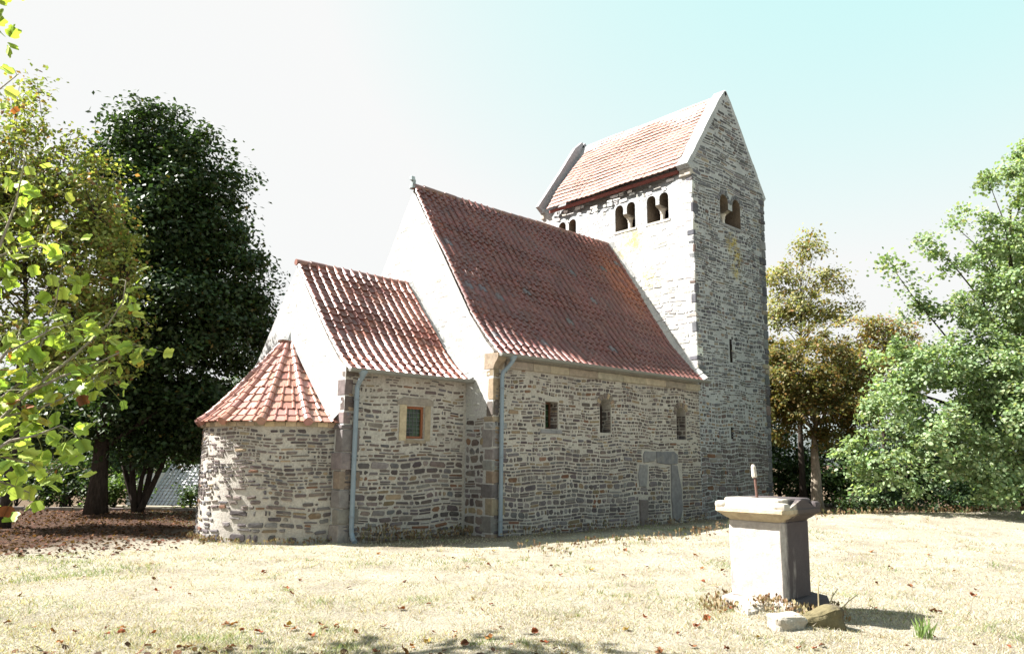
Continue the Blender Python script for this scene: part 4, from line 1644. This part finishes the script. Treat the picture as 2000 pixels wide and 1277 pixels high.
def PY(u, v, d):
    dr_ = unit((B_ - A_)[None])[0]
    p_ = A_ + dr_ * u
    return (p_[0] + dr_[1] * d, p_[1] - dr_[0] * d, v)


Lw = float(np.linalg.norm(B_ - A_))
yw.prism([(0, -2.2), (Lw, -2.2), (Lw, -.27), (0, -.27)], PY, 0, -.35, 0, (.38, .28, .12))
yw.prism([(-.03, -.268), (Lw, -.268), (Lw, -.20), (-.03, -.20)], PY, .04, -.39, 0, (.33, .29, .22))
masonry(yw, PY, rows_fn(lambda a, c: (.05, Lw - .05), []), -1.7, -.30, lambda v: dict(h=(.14, .22), w=(.25, .5), joint=(.008, .016), prot=(.004, .02), pal=[((.36, .25, .10), 3), ((.28, .18, .08), 2)]), 0)
tag(yw.build('boundary_wall', [M['ashlar']]), 'ochre sandstone boundary wall below the pale tiled roof', 'wall')
bo = MB()
bp = gz(at(28, 21.8))
bo.lathe([(.075, -.1), (.075, .16), (.06, .18), (.06, .42), (.075, .44), (.075, .48), (.02, .5)], 0, 0, 12, 0, (.05, .05, .05))
bol = bo.build('bollard', [M['iron']])
bol.location = tuple(bp)
tag(bol, 'short dark metal bollard at the left edge of the shaded lawn', 'bollard')
bb = MB()
bb.lathe([(.079, .37), (.079, .43)], 0, 0, 12, 0, (.4, .42, .44))
o_ = bb.build('reflector_band', [M['zinc']])
o_.parent = bol
o_.matrix_parent_inverse = Matrix()

ho = gz(at(365, 37))
house = empty('house', ho, 'pale neighbouring house with a light grey tiled roof beyond the boundary wall', 'house')
hz = -1.75
fwd = np.array([math.cos(YAW), math.sin(YAW), 0])


def PH(lat, z, dep):
    p_ = at(1000, 34.5 + dep)
    p_ = p_ + RT * lat
    return (p_[0], p_[1], z)


l0, l1 = (262 - 1000) / FPX * 34.5, (560 - 1000) / FPX * 34.5
lr = (300 - 1000) / FPX * 34.5
hw_ = MB()
hw_.prism([(l0, -3.2), (l1, -3.2), (l1, -.58), (lr, -.58), (lr, .9), (l0, .35)], lambda u, v, d: PH(u, v, d), .25, 6.0, 0, (.74, .72, .68))
hw_.build('wall', [attr_mat('white_render', .9, .1, .08, 8, .1)], house)
hr_ = MB()
rows_, cols_ = 14, 34
for r in range(rows_):
    for k in range(cols_):
        ua, ub = lr + (l1 - lr) * k / cols_, lr + (l1 - lr) * (k + 1) / cols_
        z0, z1 = -.62 + r * .135, -.62 + (r + 1) * .135
        d0, d1 = -.05 + r * .19, -.05 + (r + 1) * .19
        c_ = vary((.42, .42, .44), .85, 1.15, .03)
        hr_.add([PH(ua, z0 + .045, d0), PH(ua + (ub - ua) * .72, z0 + .045, d0), PH(ua + (ub - ua) * .72, z1 + .01, d1), PH(ua, z1 + .01, d1),
                 PH(ua, z0 - .01, d0), PH(ua + (ub - ua) * .72, z0 - .01, d0)], [(0, 1, 2, 3), (4, 5, 1, 0)], 0, c_)
        hr_.add([PH(ua + (ub - ua) * .72, z0, d0 + .02), PH(ub, z0, d0 + .02), PH(ub, z1 - .03, d1 + .02), PH(ua + (ub - ua) * .72, z1 - .03, d1 + .02)], [(0, 1, 2, 3)], 0, (.10, .10, .11))
hr_.build('roof', [attr_mat('grey_concrete_tile', .5, .4, .1, 10, .1)], house, fix=False)

# trees on the right
hb0 = gz(at(1990, 25.5))
tree('hazel_tree', 'big light green round-leaved tree overhanging the lawn at the right edge', hb0, 2.0, .22,
     seen(hb0, (1770, 795, 21.5, .8, .7), (1715, 905, 20.5, .75, .55), (1730, 800, 20.8, .9, .8), (1850, 860, 20.5, 1.4, 1.0), (1790, 720, 21, .9, .9), (1900, 720, 21.5, 1.5, 1.3), (2000, 800, 21, 1.7, 1.6), (1875, 600, 22, .9, .7), (1980, 580, 22.5, 1.4, 1.3),
          (1960, 450, 22.5, .8, .8), (2015, 380, 22.5, .8, .8), (2000, 335, 23.6, .8, .6), (2030, 300, 24, .9, .7), (1800, 610, 22, .6, .45), (1740, 700, 21, .5, .5), (1690, 850, 20.6, .5, .5), (1860, 515, 22.3, .4, .3), (1835, 495, 22.3, .28, .2), (1810, 470, 22.3, .2, .16), (1780, 575, 22, .3, .22), (1755, 540, 22, .24, .18), (1735, 505, 22, .16, .14), (1850, 430, 22.4, .22, .18), (1925, 345, 22.5, .3, .3), (1900, 400, 22.4, .35, .3), (1660, 890, 20.4, .35, .25), (1920, 500, 22.4, .6, .5), (1965, 945, 20, .9, .4), (1820, 935, 20.2, .7, .35), (1700, 960, 20.1, .25, .15), (2090, 500, 23, 2.0, 2.2), (2100, 750, 22, 2, 2)),
     760, 92000, .104, GREEN_LIME, ROUND, .38, limbs=34, fill=.25, lmat='leaf', droop=.25)
hazel = [o for o in C.objects if o.name == 'hazel_tree'][0]
for ch_ in (((1975, 700, 22.6), (1920, 590, 22.4), (1860, 515, 22.3), (1835, 495, 22.3), (1806, 466, 22.3)), ((1930, 760, 22.3), (1850, 660, 22.1), (1780, 575, 22), (1755, 540, 22), (1732, 500, 22)),
            ((1975, 600, 22.6), (1930, 500, 22.5), (1850, 428, 22.4)), ((1985, 560, 22.7), (1960, 430, 22.6), (1925, 340, 22.5))):
    l_ = MB()
    l_.tube([view(*p_) for p_ in ch_], [.032 - .027 * k / (len(ch_) - 1) for k in range(len(ch_))], 6, 0)
    l_.build('limb', [M['bark_dark']], hazel, smooth=True)
tree('brown_chestnut', 'horse chestnut turning brown with a pale trunk right of the tower', gz(at(1586, 36.0)), 5.0, .32,
     [lobe(0, 0, 7.0, 2.6, 1.9), lobe(-1.4, .2, 6.0, 2.2, 1.7), lobe(1.7, -.2, 6.2, 2.0, 1.6), lobe(.2, 0, 5.0, 2.8, 1.4), lobe(2.2, .1, 4.6, 1.8, 1.2), lobe(-1.8, .2, 4.2, 1.6, 1.2), lobe(1.0, -.4, 3.4, 1.6, .6)],
     320, 36000, .17, BROWN, QUAD, .5, limbs=18, fill=.3, bark='bark_pale', droop=.15)
yb0 = gz(at(1560, 43.0))
tree('yellow_tree', 'tall thin-leaved yellowing tree rising behind the brown chestnut', yb0, 7.5, .2,
     seen(yb0, (1575, 490, 43, 1.1, .9), (1530, 540, 43, 1.4, 1.1), (1610, 550, 43, 1.3, 1.0), (1560, 600, 43, 1.9, 1.2), (1640, 610, 43, 1.2, .9), (1590, 455, 43, .6, .4), (1520, 620, 43, 1.2, .9)), 170, 6500, .2, YELLOW, QUAD, .55, limbs=60, fill=.2, twigs=True)
for px_, dep, s_, lab in ((1250, 43, 1.0, 'unseen tall dark tree added behind the nave roof for shade'), (1330, 39, 1.0, 'unseen tall dark tree added behind the middle of the tower for shade'), (1410, 46, 1.05, 'unseen tall dark tree added behind the right side of the tower for shade')):  # row added out of sight to shade the woods on the right
    tree('dark_tree', lab, gz(at(px_, dep)), 2.5, .25, [lobe(0, 0, 5.5, 2.6, 2.6), lobe(1.2, -.8, 7.6, 2.0, 2.2), lobe(-1.2, .8, 7.6, 2.0, 2.2), lobe(0, 0, 9.6, 1.7, 1.6), lobe(1.4, -1, 3.4, 1.8, 1.4), lobe(-.8, -2, 5.4, 1.8, 2)],  # these dark_tree objects are added out of sight for shade
         160, 11000, .24, GREEN_DARK, QUAD, .8, limbs=8, fill=.3, group='unseen shading trees behind the church')
tree('yellow_tree', 'bare-topped tree with sparse orange leaves between the brown chestnut and the big green tree', gz(at(1720, 41.0)), 5.5, .2,
     [lobe(-1.0, 0, 9.4, 1.5, .9), lobe(.8, 0, 9.3, 1.5, .9), lobe(1.9, 0, 8.2, 1.5, .9), lobe(-.4, 0, 8.0, 1.8, .9), lobe(0, 0, 6.4, 2.2, 1.2)], 130, 8000, .19, YELLOW + [((.20, .10, .04), 3)], QUAD, .55, limbs=30, fill=.3, twigs=True)
for px_, dep, s_, lab in ((1515, 46, 1.0, 'dark undergrowth tree just right of the tower'), (1640, 44, .95, 'dark undergrowth tree right of the pale chestnut trunk'), (1765, 42, 1.0, 'dark undergrowth tree under the left side of the big green tree'),
                          (1890, 40, 1.05, 'dark undergrowth tree under the middle of the big green tree'), (2020, 38, 1.15, 'dark undergrowth tree at the right edge behind the lawn')):
    tree('dark_tree', lab, gz(at(px_, dep)), .8, .14, [lobe(0, 0, 2.2 * s_, 2.1 * s_, 2.2 * s_), lobe(1.5 * s_, 0, 1.6 * s_, 1.7 * s_, 1.6 * s_), lobe(-1.5 * s_, 0, 1.6 * s_, 1.7 * s_, 1.6 * s_), lobe(0, 0, 3.9 * s_, 1.6 * s_, 1.2 * s_)],
         150, 9500, .21, GREEN_DARK, QUAD, .65, limbs=6, fill=.2, group='dark trees behind the right lawn')

# ------------------------------------------------------------------ tulip tree reaching in from the left
half = [(0, -.02), (.10, .0), (.26, .03), (.42, .16), (.50, .30), (.40, .42), (.36, .52), (.44, .66), (.36, .86), (.18, .84), (.03, .80)]
outl = [(x_, y_) for x_, y_ in half] + [(-x_, y_) for x_, y_ in half[::-1]]
TUL_V, TUL_F = [], []
for x_, y_ in outl:
    TUL_V.append((y_ - .35, x_, .10 * abs(x_) ** 1.2 - .14 * (y_ - .3) ** 2))
nh = len(half)
mid = []
for y_ in (.0, .16, .34, .52, .68, .80):
    mid.append(len(TUL_V))
    TUL_V.append((y_ - .35, 0, -.02 - .14 * (y_ - .3) ** 2))
_hm = [0, 0, 0, 1, 2, 2, 3, 4, 4, 5, 5]
for s in (0, 1):
    for i in range(nh - 1):
        a, c_ = (i, i + 1) if s == 0 else (2 * nh - 1 - i, 2 * nh - 2 - i)
        ma, mc = mid[_hm[i]], mid[_hm[i + 1]]
        TUL_F.append((a, c_, mc, ma) if ma != mc else (a, c_, mc, mc))
TUL_V = np.array(TUL_V, float)
tul_tris = []
for f in TUL_F:
    tul_tris.append((f[0], f[1], f[2]))
    if f[2] != f[3]:
        tul_tris.append((f[0], f[2], f[3]))
TULIP = (TUL_V, np.array(tul_tris))

tb0 = gz(at(-760, 5.7))
tulip = empty('tulip_tree', tb0, 'tulip tree with large bright yellow-green lobed leaves reaching in at the left edge', 'tree')
tt = MB()
tt.tube([tb0 + np.array([0, 0, -.2]), tb0 + np.array([.02, .02, 1.5]), tb0 + np.array([.05, .1, 4]), tb0 + np.array([.1, .1, 7.5])], [.24, .19, .14, .04], 12, 0)
tt.build('trunk', [M['bark_pale']], tulip, smooth=True)


BR = [  # the limbs one can see, as places in the photograph with their distance
    [(-420, 1010, 4.6), (-120, 860, 5.0), (0, 780, 5.3), (60, 730, 5.5), (110, 590, 5.6), (122, 512, 5.6)],
    [(-420, 1010, 4.6), (-140, 960, 4.9), (50, 770, 5.3), (150, 690, 5.5), (212, 632, 5.6), (240, 590, 5.6), (246, 548, 5.6)],
    [(50, 770, 5.3), (120, 735, 5.4), (160, 722, 5.5), (230, 690, 5.6), (262, 672, 5.6), (298, 688, 5.6)],
    [(-140, 960, 4.9), (0, 890, 5.1), (60, 905, 5.2), (88, 922, 5.3), (112, 912, 5.4), (150, 890, 5.4)],
    [(-120, 860, 5.0), (0, 815, 5.2), (70, 800, 5.3), (140, 770, 5.4), (185, 735, 5.5), (206, 745, 5.5)],
    [(-420, 700, 4.6), (-120, 560, 4.9), (0, 480, 5.1), (30, 400, 5.2), (45, 330, 5.2), (50, 292, 5.2)],
    [(-120, 560, 4.9), (0, 500, 5.1), (40, 485, 5.2), (85, 475, 5.3), (95, 440, 5.3)],
    [(-400, 420, 4.6), (-120, 250, 4.9), (-20, 190, 5.0), (36, 145, 5.1)],
    [(-140, 960, 4.9), (0, 940, 5.0), (30, 950, 5.0), (58, 962, 5.0)],
    [(-120, 860, 5.0), (0, 705, 5.2), (35, 655, 5.3), (45, 630, 5.3)],
    [(-140, 960, 4.9), (20, 860, 4.8), (70, 850, 4.9), (120, 830, 5.0), (150, 850, 5.0)],
    [(-120, 860, 5.0), (10, 690, 5.0), (70, 660, 5.1), (105, 640, 5.2), (150, 630, 5.3)],
]
lp, ln, la, ls, pet = [], [], [], [], []
for bi, br in enumerate(BR):
    pts = [Vector(view(*p_)) for p_ in br]
    start = Vector(tuple(tb0 + np.array([.05, .08, max(1.2, pts[0].z - .8)])))
    if br[0][0] < -300:
        pts = [start] + pts
    n_ = len(pts)
    rad = [max(.0035, (.020 if br[0][0] < -300 else .009) * (1 - k / (n_ - 1)) ** 1.3 + .003) for k in range(n_)]
    bmb = MB()
    bmb.tube(pts, rad, 7, 0)
    bmb.build('branch', [M['twig']], tulip, smooth=True)
    for k in range(n_ - 1):
        a, c_ = np.array(pts[k]), np.array(pts[k + 1])
        L = np.linalg.norm(c_ - a)
        cnt = int(L * (46 if bi != 7 else 5)) + (4 if k == n_ - 2 else 0)
        for _ in range(cnt):
            t = random.random()
            s0 = a + (c_ - a) * t
            dirn = unit(RNG.normal(size=3) * np.array([1, 1, .8]) + np.array([0, 0, -.25]))
            if k < 2 and br[0][0] < -300:
                dirn = unit(RNG.normal(size=3))
            ptl = random.uniform(.05, .13) * (2.2 if random.random() < .25 else 1)
            e = s0 + dirn * ptl + np.array([0, 0, -.02])
            sz = random.uniform(.05, .125)
            ax_ = unit((dirn + np.array([0, 0, -.5]) + RNG.normal(size=3) * .35))
            nm = unit(RNG.normal(size=3) * .55 + np.array([0, 0, .55]) - unit(e - CAM) * .45 - np.array([.25, -.1, 0]))
            lp.append(e + ax_ * sz * .36)
            ln.append(nm)
            la.append(ax_)
            ls.append(sz)
            pet.append((s0, (s0 + e) / 2 + np.array([0, 0, .008]), e))
# the rest of the crown, over and beside the viewpoint's left
nb = 330
cen_t = at(-420, 6.75)
cpos = np.array([cen_t[0], cen_t[1], 6.6]) + unit(RNG.normal(size=(nb, 3))) * np.array([1.5, 1.5, 2.2]) * RNG.uniform(.2, 1, (nb, 1)) ** .5
for p_ in cpos:
    for _ in range(4):
        q_ = p_ + RNG.normal(size=3) * .22
        w_ = q_ - CAM
        dep_ = w_[0] * math.cos(YAW) + w_[1] * math.sin(YAW)
        lat_ = w_ @ RT
        if (dep_ > .2 and lat_ / dep_ > -.70) or dep_ < 5.9:
            continue
        lp.append(q_)
        ln.append(unit(RNG.normal(size=3) * .6 + np.array([0, 0, .7])))
        la.append(unit(RNG.normal(size=3)))
        ls.append(random.uniform(.10, .17))
TUL_PAL = [((.31, .41, .085), 6), ((.38, .45, .11), 4), ((.23, .33, .06), 3), ((.44, .38, .09), .7), ((.30, .13, .03), .25), ((.16, .055, .022), .25)]
V, F, K = leaf_geo(np.array(lp), np.array(ln), np.array(ls), leaf_cols(len(lp), TUL_PAL), TULIP, np.array(la))
np_obj('foliage', V, F, K, [M['leaf']], tulip, smooth=False)
pm = MB()
for s0, m_, e in pet:
    pm.tube([s0, m_, e], [.0022, .0018, .0016], 4, 0, (.2, .22, .07), cap=False)
o_ = pm.build('petioles', [attr_mat('leaf_stalk', .6, .2, .1, 20, 0)], tulip, fix=False)
o_['kind'] = 'stuff'
# small limbs carrying the hidden part of the crown
for k in range(10):
    e = cpos[RNG.integers(nb)]
    l_ = MB()
    l_.tube([tb0 + np.array([.03, .05, max(1.2, (e - tb0)[2] * .7)]), (tb0 + np.array([.03, .05, (e - tb0)[2] * .8]) + e) / 2 + np.array([0, 0, .1]), e], [.06, .035, .01], 6, 0)
    l_.build('branch', [M['twig']], tulip, smooth=True)

# ------------------------------------------------------------------ grass, weeds, fallen leaves


def inside_church(x_, y_):
    a = (x_ > -.05) & (x_ < T1 + .05) & (y_ > -.06) & (y_ < 6.7)
    b_ = (x_ > -CL - .05) & (x_ < .1) & (y_ > CY - .05) & (y_ < 5.8)
    c_ = (x_ - AX) ** 2 + (y_ - AY) ** 2 < (AR + .05) ** 2
    d_ = (np.abs(x_ - px) < HS + .12) & (np.abs(y_ - py) < HS + .12)
    return a | b_ | c_ | d_


def scatter(n_, d0, d1, p_=2.0):
    u = RNG.uniform(0, 1, n_)
    dep = 1 / (1 / d0 + (1 / d1 - 1 / d0) * u) if p_ == 2 else d0 + (d1 - d0) * u ** p_
    lat = RNG.uniform(-.98, .98, n_) * dep
    return CAM[0] + dep * math.cos(YAW) + lat * RT[0], CAM[1] + dep * math.sin(YAW) + lat * RT[1], dep


bx_, by_, bd_ = scatter(300000, 5.2, 27)
keep = ~inside_church(bx_, by_) & ~((by_ > 2.6) & (bx_ < -4))
bx_, by_, bd_ = bx_[keep], by_[keep], bd_[keep]
n_ = len(bx_)


def vnoise(x_, y_, sc, seed):
    L_ = np.random.default_rng(seed).normal(size=(64, 64))
    u_, v_ = np.asarray(x_) / sc + 200, np.asarray(y_) / sc + 200
    i_, j_ = np.floor(u_).astype(int), np.floor(v_).astype(int)
    fu, fv = u_ - i_, v_ - j_
    fu, fv = fu * fu * (3 - 2 * fu), fv * fv * (3 - 2 * fv)
    g_ = lambda a_, b_: L_[a_ % 64, b_ % 64]
    return (g_(i_, j_) * (1 - fu) + g_(i_ + 1, j_) * fu) * (1 - fv) + (g_(i_, j_ + 1) * (1 - fu) + g_(i_ + 1, j_ + 1) * fu) * fv


patch = .75 * vnoise(bx_, by_, 1.6, 1) + .6 * vnoise(bx_, by_, .55, 2) + .4 * vnoise(bx_, by_, .2, 3)
green = (patch + RNG.normal(size=n_) * .5) > 1.3
hgt = RNG.uniform(.018, .05, n_) * (1 + .4 * green) * (.8 + .3 * np.clip(patch, -1, 1))
wd = RNG.uniform(.003, .006, n_) * np.clip(bd_ / 9, 1, 2)
an = RNG.uniform(0, 2 * math.pi, n_)
lean = RNG.normal(size=(n_, 2)) * .9 * hgt[:, None]
b0 = np.stack([bx_, by_, ground_z(bx_, by_) - .004], -1)
dv = np.stack([np.cos(an), np.sin(an), np.zeros(n_)], -1) * wd[:, None]
tip = b0 + np.concatenate([lean, hgt[:, None]], 1)
V = np.stack([b0 - dv, b0 + dv, tip], 1).reshape(-1, 3)
F = np.arange(3 * n_).reshape(-1, 3)
cg = leaf_cols(n_, [((.17, .21, .095), 3), ((.22, .24, .12), 2)])
cs_ = leaf_cols(n_, [((.40, .36, .275), 5), ((.48, .45, .37), 4), ((.28, .225, .155), 2.5), ((.17, .115, .07), 1)])
K = np.repeat(np.where(green[:, None], cg, cs_), 3, axis=0)
tag(np_obj('grass', V, F, K, [M['blade']]), 'short dry straw-coloured grass covering the lawn', 'grass', kind='stuff')

# thicker tufts standing out of the cropped lawn
tx0, ty0, td0 = scatter(2000, 5.4, 22)
kt = ~inside_church(tx0, ty0) & ~((ty0 > 2.4) & (tx0 < -4)) & (vnoise(tx0, ty0, 1.1, 5) > .1)
tx0, ty0, td0 = tx0[kt], ty0[kt], td0[kt]
ti = np.repeat(np.arange(len(tx0)), 13)
sp_r = RNG.normal(size=(len(ti), 2)) * .035 * RNG.uniform(.5, 1.6, len(tx0))[ti][:, None]
ux, uy = tx0[ti] + sp_r[:, 0], ty0[ti] + sp_r[:, 1]
uh = RNG.uniform(.03, .085, len(ti)) * RNG.uniform(.6, 1.2, len(tx0))[ti]
ub = np.stack([ux, uy, ground_z(ux, uy) - .004], -1)
ua = RNG.uniform(0, 2 * math.pi, len(ti))
uw = RNG.uniform(.003, .005, len(ti)) * np.clip(td0[ti] / 9, 1, 2)
ud = np.stack([np.cos(ua), np.sin(ua), 0 * ua], -1) * uw[:, None]
ut = ub + np.concatenate([sp_r * 1.1 + RNG.normal(size=(len(ti), 2)) * .35 * uh[:, None], uh[:, None]], 1)
tuft_green = (vnoise(tx0, ty0, .8, 9) > .75)[ti]
uc = np.where(tuft_green[:, None], leaf_cols(len(ti), [((.16, .20, .08), 3), ((.20, .22, .10), 2)]), leaf_cols(len(ti), [((.38, .335, .25), 4), ((.30, .24, .155), 3), ((.19, .135, .08), 1)]))
tag(np_obj('grass_tufts', np.stack([ub - ud, ub + ud, ut], 1).reshape(-1, 3), np.arange(3 * len(ti)).reshape(-1, 3), np.repeat(uc, 3, axis=0), [M['blade']]),
    'coarser dry grass tufts standing out of the lawn', 'grass', kind='stuff')

# tall dry seeding weeds along the lawn's crest and the foot of the walls
wv, wf, wc = [], [], []
wmb = MB()


def weed(x_, y_, h_, col_, seeds=True):
    z_ = float(ground_z(x_, y_))
    lx, ly = random.gauss(0, .16) * h_, random.gauss(0, .16) * h_
    top_ = np.array([x_ + lx, y_ + ly, z_ + h_])
    wmb.tube([(x_, y_, z_ - .02), (x_ + lx * .4, y_ + ly * .4, z_ + h_ * .55), top_], [.0035, .003, .002], 3, 0, col_, cap=False)
    for k in range(5 if seeds else 2):
        p_ = top_ + np.array([random.gauss(0, .016), random.gauss(0, .016), random.uniform(-.09, .01) * h_ * 4])
        s_ = random.uniform(.008, .018)
        a_ = random.uniform(0, 6.28)
        wmb.add([p_ + np.array([math.cos(a_) * s_, math.sin(a_) * s_, 0]), p_ + np.array([0, 0, s_ * 1.6]), p_ - np.array([math.cos(a_) * s_, math.sin(a_) * s_, 0]), p_ - np.array([0, 0, s_ * 1.4])],
                [(0, 1, 2, 3)], 0, vary(col_, .8, 1.2))


WC = [(.24, .17, .10), (.18, .11, .065), (.32, .26, .17), (.13, .08, .05), (.15, .15, .07)]
for _ in range(620):
    x_ = random.uniform(-1.4, 20)
    y_ = float(np.interp(x_, _YC_X, _YC_Y)) + random.gauss(.1, .28)
    weed(x_, y_, random.uniform(.05, .17) * (1.15 if x_ > 2 else .9), random.choice(WC))
for _ in range(300):
    x_ = random.uniform(-2.8, .0) if random.random() < .6 else random.uniform(0, 8)
    y_ = (CY if x_ < 0 else 0) - abs(random.gauss(.12, .18)) - .02
    weed(x_, y_, random.uniform(.06, .3) * (1.3 if -2.9 < x_ < -1.9 else .8), random.choice(WC))
for _ in range(160):
    a_ = random.uniform(-.9, 1.5)
    r_ = AR + abs(random.gauss(.05, .1)) + .03
    weed(AX - r_ * math.cos(a_), AY - r_ * math.sin(a_), random.uniform(.04, .13), random.choice(WC))
for _ in range(260):
    a_ = random.uniform(0, 6.28)
    r_ = random.uniform(.42, .8)
    weed(px + r_ * math.cos(a_), py + r_ * math.sin(a_), random.uniform(.04, .14), random.choice(WC[:3]))
tag(wmb.build('dry_weeds', [M['dry']], fix=False), 'dry brown seeding weeds along the crest of the lawn and the wall foot', 'weeds', kind='stuff')

# thin dry stalks by the monument
for k, (x_, y_, h_, lx, ly, lab) in enumerate(((px - .14, py - .60, .44, .04, -.02, 'upright knotty dry stalk before the shaded side of the monument'),
                                               (px + .04, py - .58, .30, .26, -.05, 'dry stalk leaning right over the monument plinth'),
                                               (px + .06, py - .66, .26, .34, -.14, 'lowest dry stalk leaning far right from the mossy stone'))):
    z_ = float(ground_z(x_, y_))
    d_ = MB()
    d_.tube([(x_, y_, z_ - .03), (x_ + lx * .3 + .01, y_ + ly * .3, z_ + h_ * .4), (x_ + lx * .65 - .012, y_ + ly * .65, z_ + h_ * .75), (x_ + lx, y_ + ly, z_ + h_)], [.008, .007, .006, .004], 6, 0, (.42, .35, .22))
    d_.tube([(x_ + lx * .65 - .012, y_ + ly * .65, z_ + h_ * .75), (x_ + lx * .65 + .05, y_ + ly * .65 + .01, z_ + h_ * .9)], [.004, .003], 5, 0, (.42, .35, .22))
    tag(d_.build('dry_stalk', [M['dry']]), lab, 'stalk', 'dry stalks by the monument')
# a green grass tuft in the monument's shadow
gt = MB()
tx_, ty_, _ = at(1767, 8.0)
for _ in range(34):
    a_ = random.uniform(0, 6.28)
    h_ = random.uniform(.10, .24)
    x_, y_ = tx_ + random.gauss(0, .05), ty_ + random.gauss(0, .05)
    z_ = float(ground_z(x_, y_))
    l_ = random.uniform(.02, .10)
    w_ = .006
    gt.add([(x_ - w_ * math.sin(a_), y_ + w_ * math.cos(a_), z_ - .01), (x_ + w_ * math.sin(a_), y_ - w_ * math.cos(a_), z_ - .01),
            (x_ + l_ * .4 * math.cos(a_) + w_ * .7 * math.sin(a_), y_ + l_ * .4 * math.sin(a_), z_ + h_ * .65), (x_ + l_ * math.cos(a_), y_ + l_ * math.sin(a_), z_ + h_)], [(0, 1, 2), (0, 2, 3)], 0, vary((.20, .27, .11)))
tag(gt.build('grass_tuft', [M['blade']], fix=False), 'blue-green grass tuft in the shadow right of the monument', 'grass tuft')

# fallen leaves: separate ones on the sunny lawn, litter under the trees
lv_protos = []
for k, c_ in enumerate([(.19, .055, .025), (.15, .065, .03), (.24, .10, .03), (.11, .045, .025), (.30, .19, .05)]):
    v_ = TUL_V.copy()
    v_[:, 2] = v_[:, 2] * 2.0 + .18 * np.sin(v_[:, 1] * 5 + k) * np.cos(v_[:, 0] * 4) + .22 * np.abs(v_[:, 1])
    lv_protos.append(np_mesh('fallen_leaf', v_, np.array(tul_tris), np.tile(np.array(c_), (len(v_), 1)), [M['dry']]))
LG = 'fallen leaves scattered on the sunny lawn'
cnt = 0
while cnt < 170:
    r_ = random.random()
    dep = random.uniform(6.2, 8.2) if r_ < .62 else random.uniform(8.2, 15)
    pp_ = random.uniform(-10, 2010)
    if r_ < .62 and random.random() > np.interp(pp_, [0, 200, 900, 1200, 2000], [.6, 1, 1, .45, .3]):
        continue
    p_ = at(pp_, dep)
    if inside_church(p_[0], p_[1]) or p_[1] > 1.5:
        continue
    o = bpy.data.objects.new('fallen_leaf', random.choices(lv_protos, [5, 4, 3, 4, 1.2])[0])
    C.objects.link(o)
    s_ = random.uniform(.04, .09)
    o.scale = (s_, s_, s_)
    o.location = (p_[0], p_[1], float(ground_z(p_[0], p_[1])) + .022)
    o.rotation_euler = (random.gauss(0, .3), random.gauss(0, .3), random.uniform(0, 6.28))
    tag(o, 'curled reddish-brown fallen leaf lying on the dry lawn', 'leaf', LG)
    cnt += 1
p_ = at(808, 7.05)
big = bpy.data.objects.new('fallen_leaf', lv_protos[2])
C.objects.link(big)
big.scale = (.13, .10, .13)
big.location = (p_[0], p_[1], float(ground_z(p_[0], p_[1])) + .05)
big.rotation_euler = (.9, -.5, 1.2)
tag(big, 'largest orange-red fallen leaf standing up on the lawn near the bottom edge', 'leaf', LG)
# litter
lx_, ly_, ld_ = scatter(39000, 13, 26, .9)
k1 = (ly_ * .5 - lx_ * .22 + RNG.normal(size=len(lx_)) * .35) > 2.85
k1 &= ~inside_church(lx_, ly_) & (lx_ < -2)
fx, fy, fd = scatter(5200, 5.8, 7.2)
latf = ((fx - CAM[0]) * RT[0] + (fy - CAM[1]) * RT[1]) / fd * FPX + 1000
k2 = RNG.uniform(0, 1, len(fx)) < np.interp(latf, [0, 300, 900, 1150, 2000], [.35, .5, .5, .12, .04]) * np.clip((7.25 - fd) / .6, 0, 1)
rx_, ry_, rd_ = scatter(5000, 24, 33, .9)
k3 = (rx_ > 13) & ~inside_church(rx_, ry_)
lx_, ly_ = np.concatenate([lx_[k1], fx[k2], rx_[k3]]), np.concatenate([ly_[k1], fy[k2], ry_[k3]])
n_ = len(lx_)
pos = np.stack([lx_, ly_, ground_z(lx_, ly_) + RNG.uniform(.008, .03, n_)], -1)
nrm = RNG.normal(size=(n_, 3)) * .45 + np.array([0, 0, 1])
V, F, K = leaf_geo(pos, nrm, RNG.uniform(.04, .09, n_), leaf_cols(n_, [((.10, .045, .028), 4), ((.085, .05, .034), 4), ((.06, .036, .026), 3), ((.16, .085, .04), 1)]), ROUND)
tag(np_obj('leaf_litter', V, F, K, [M['dry']]), 'brown leaf litter lying under the trees', 'leaf litter', kind='stuff')
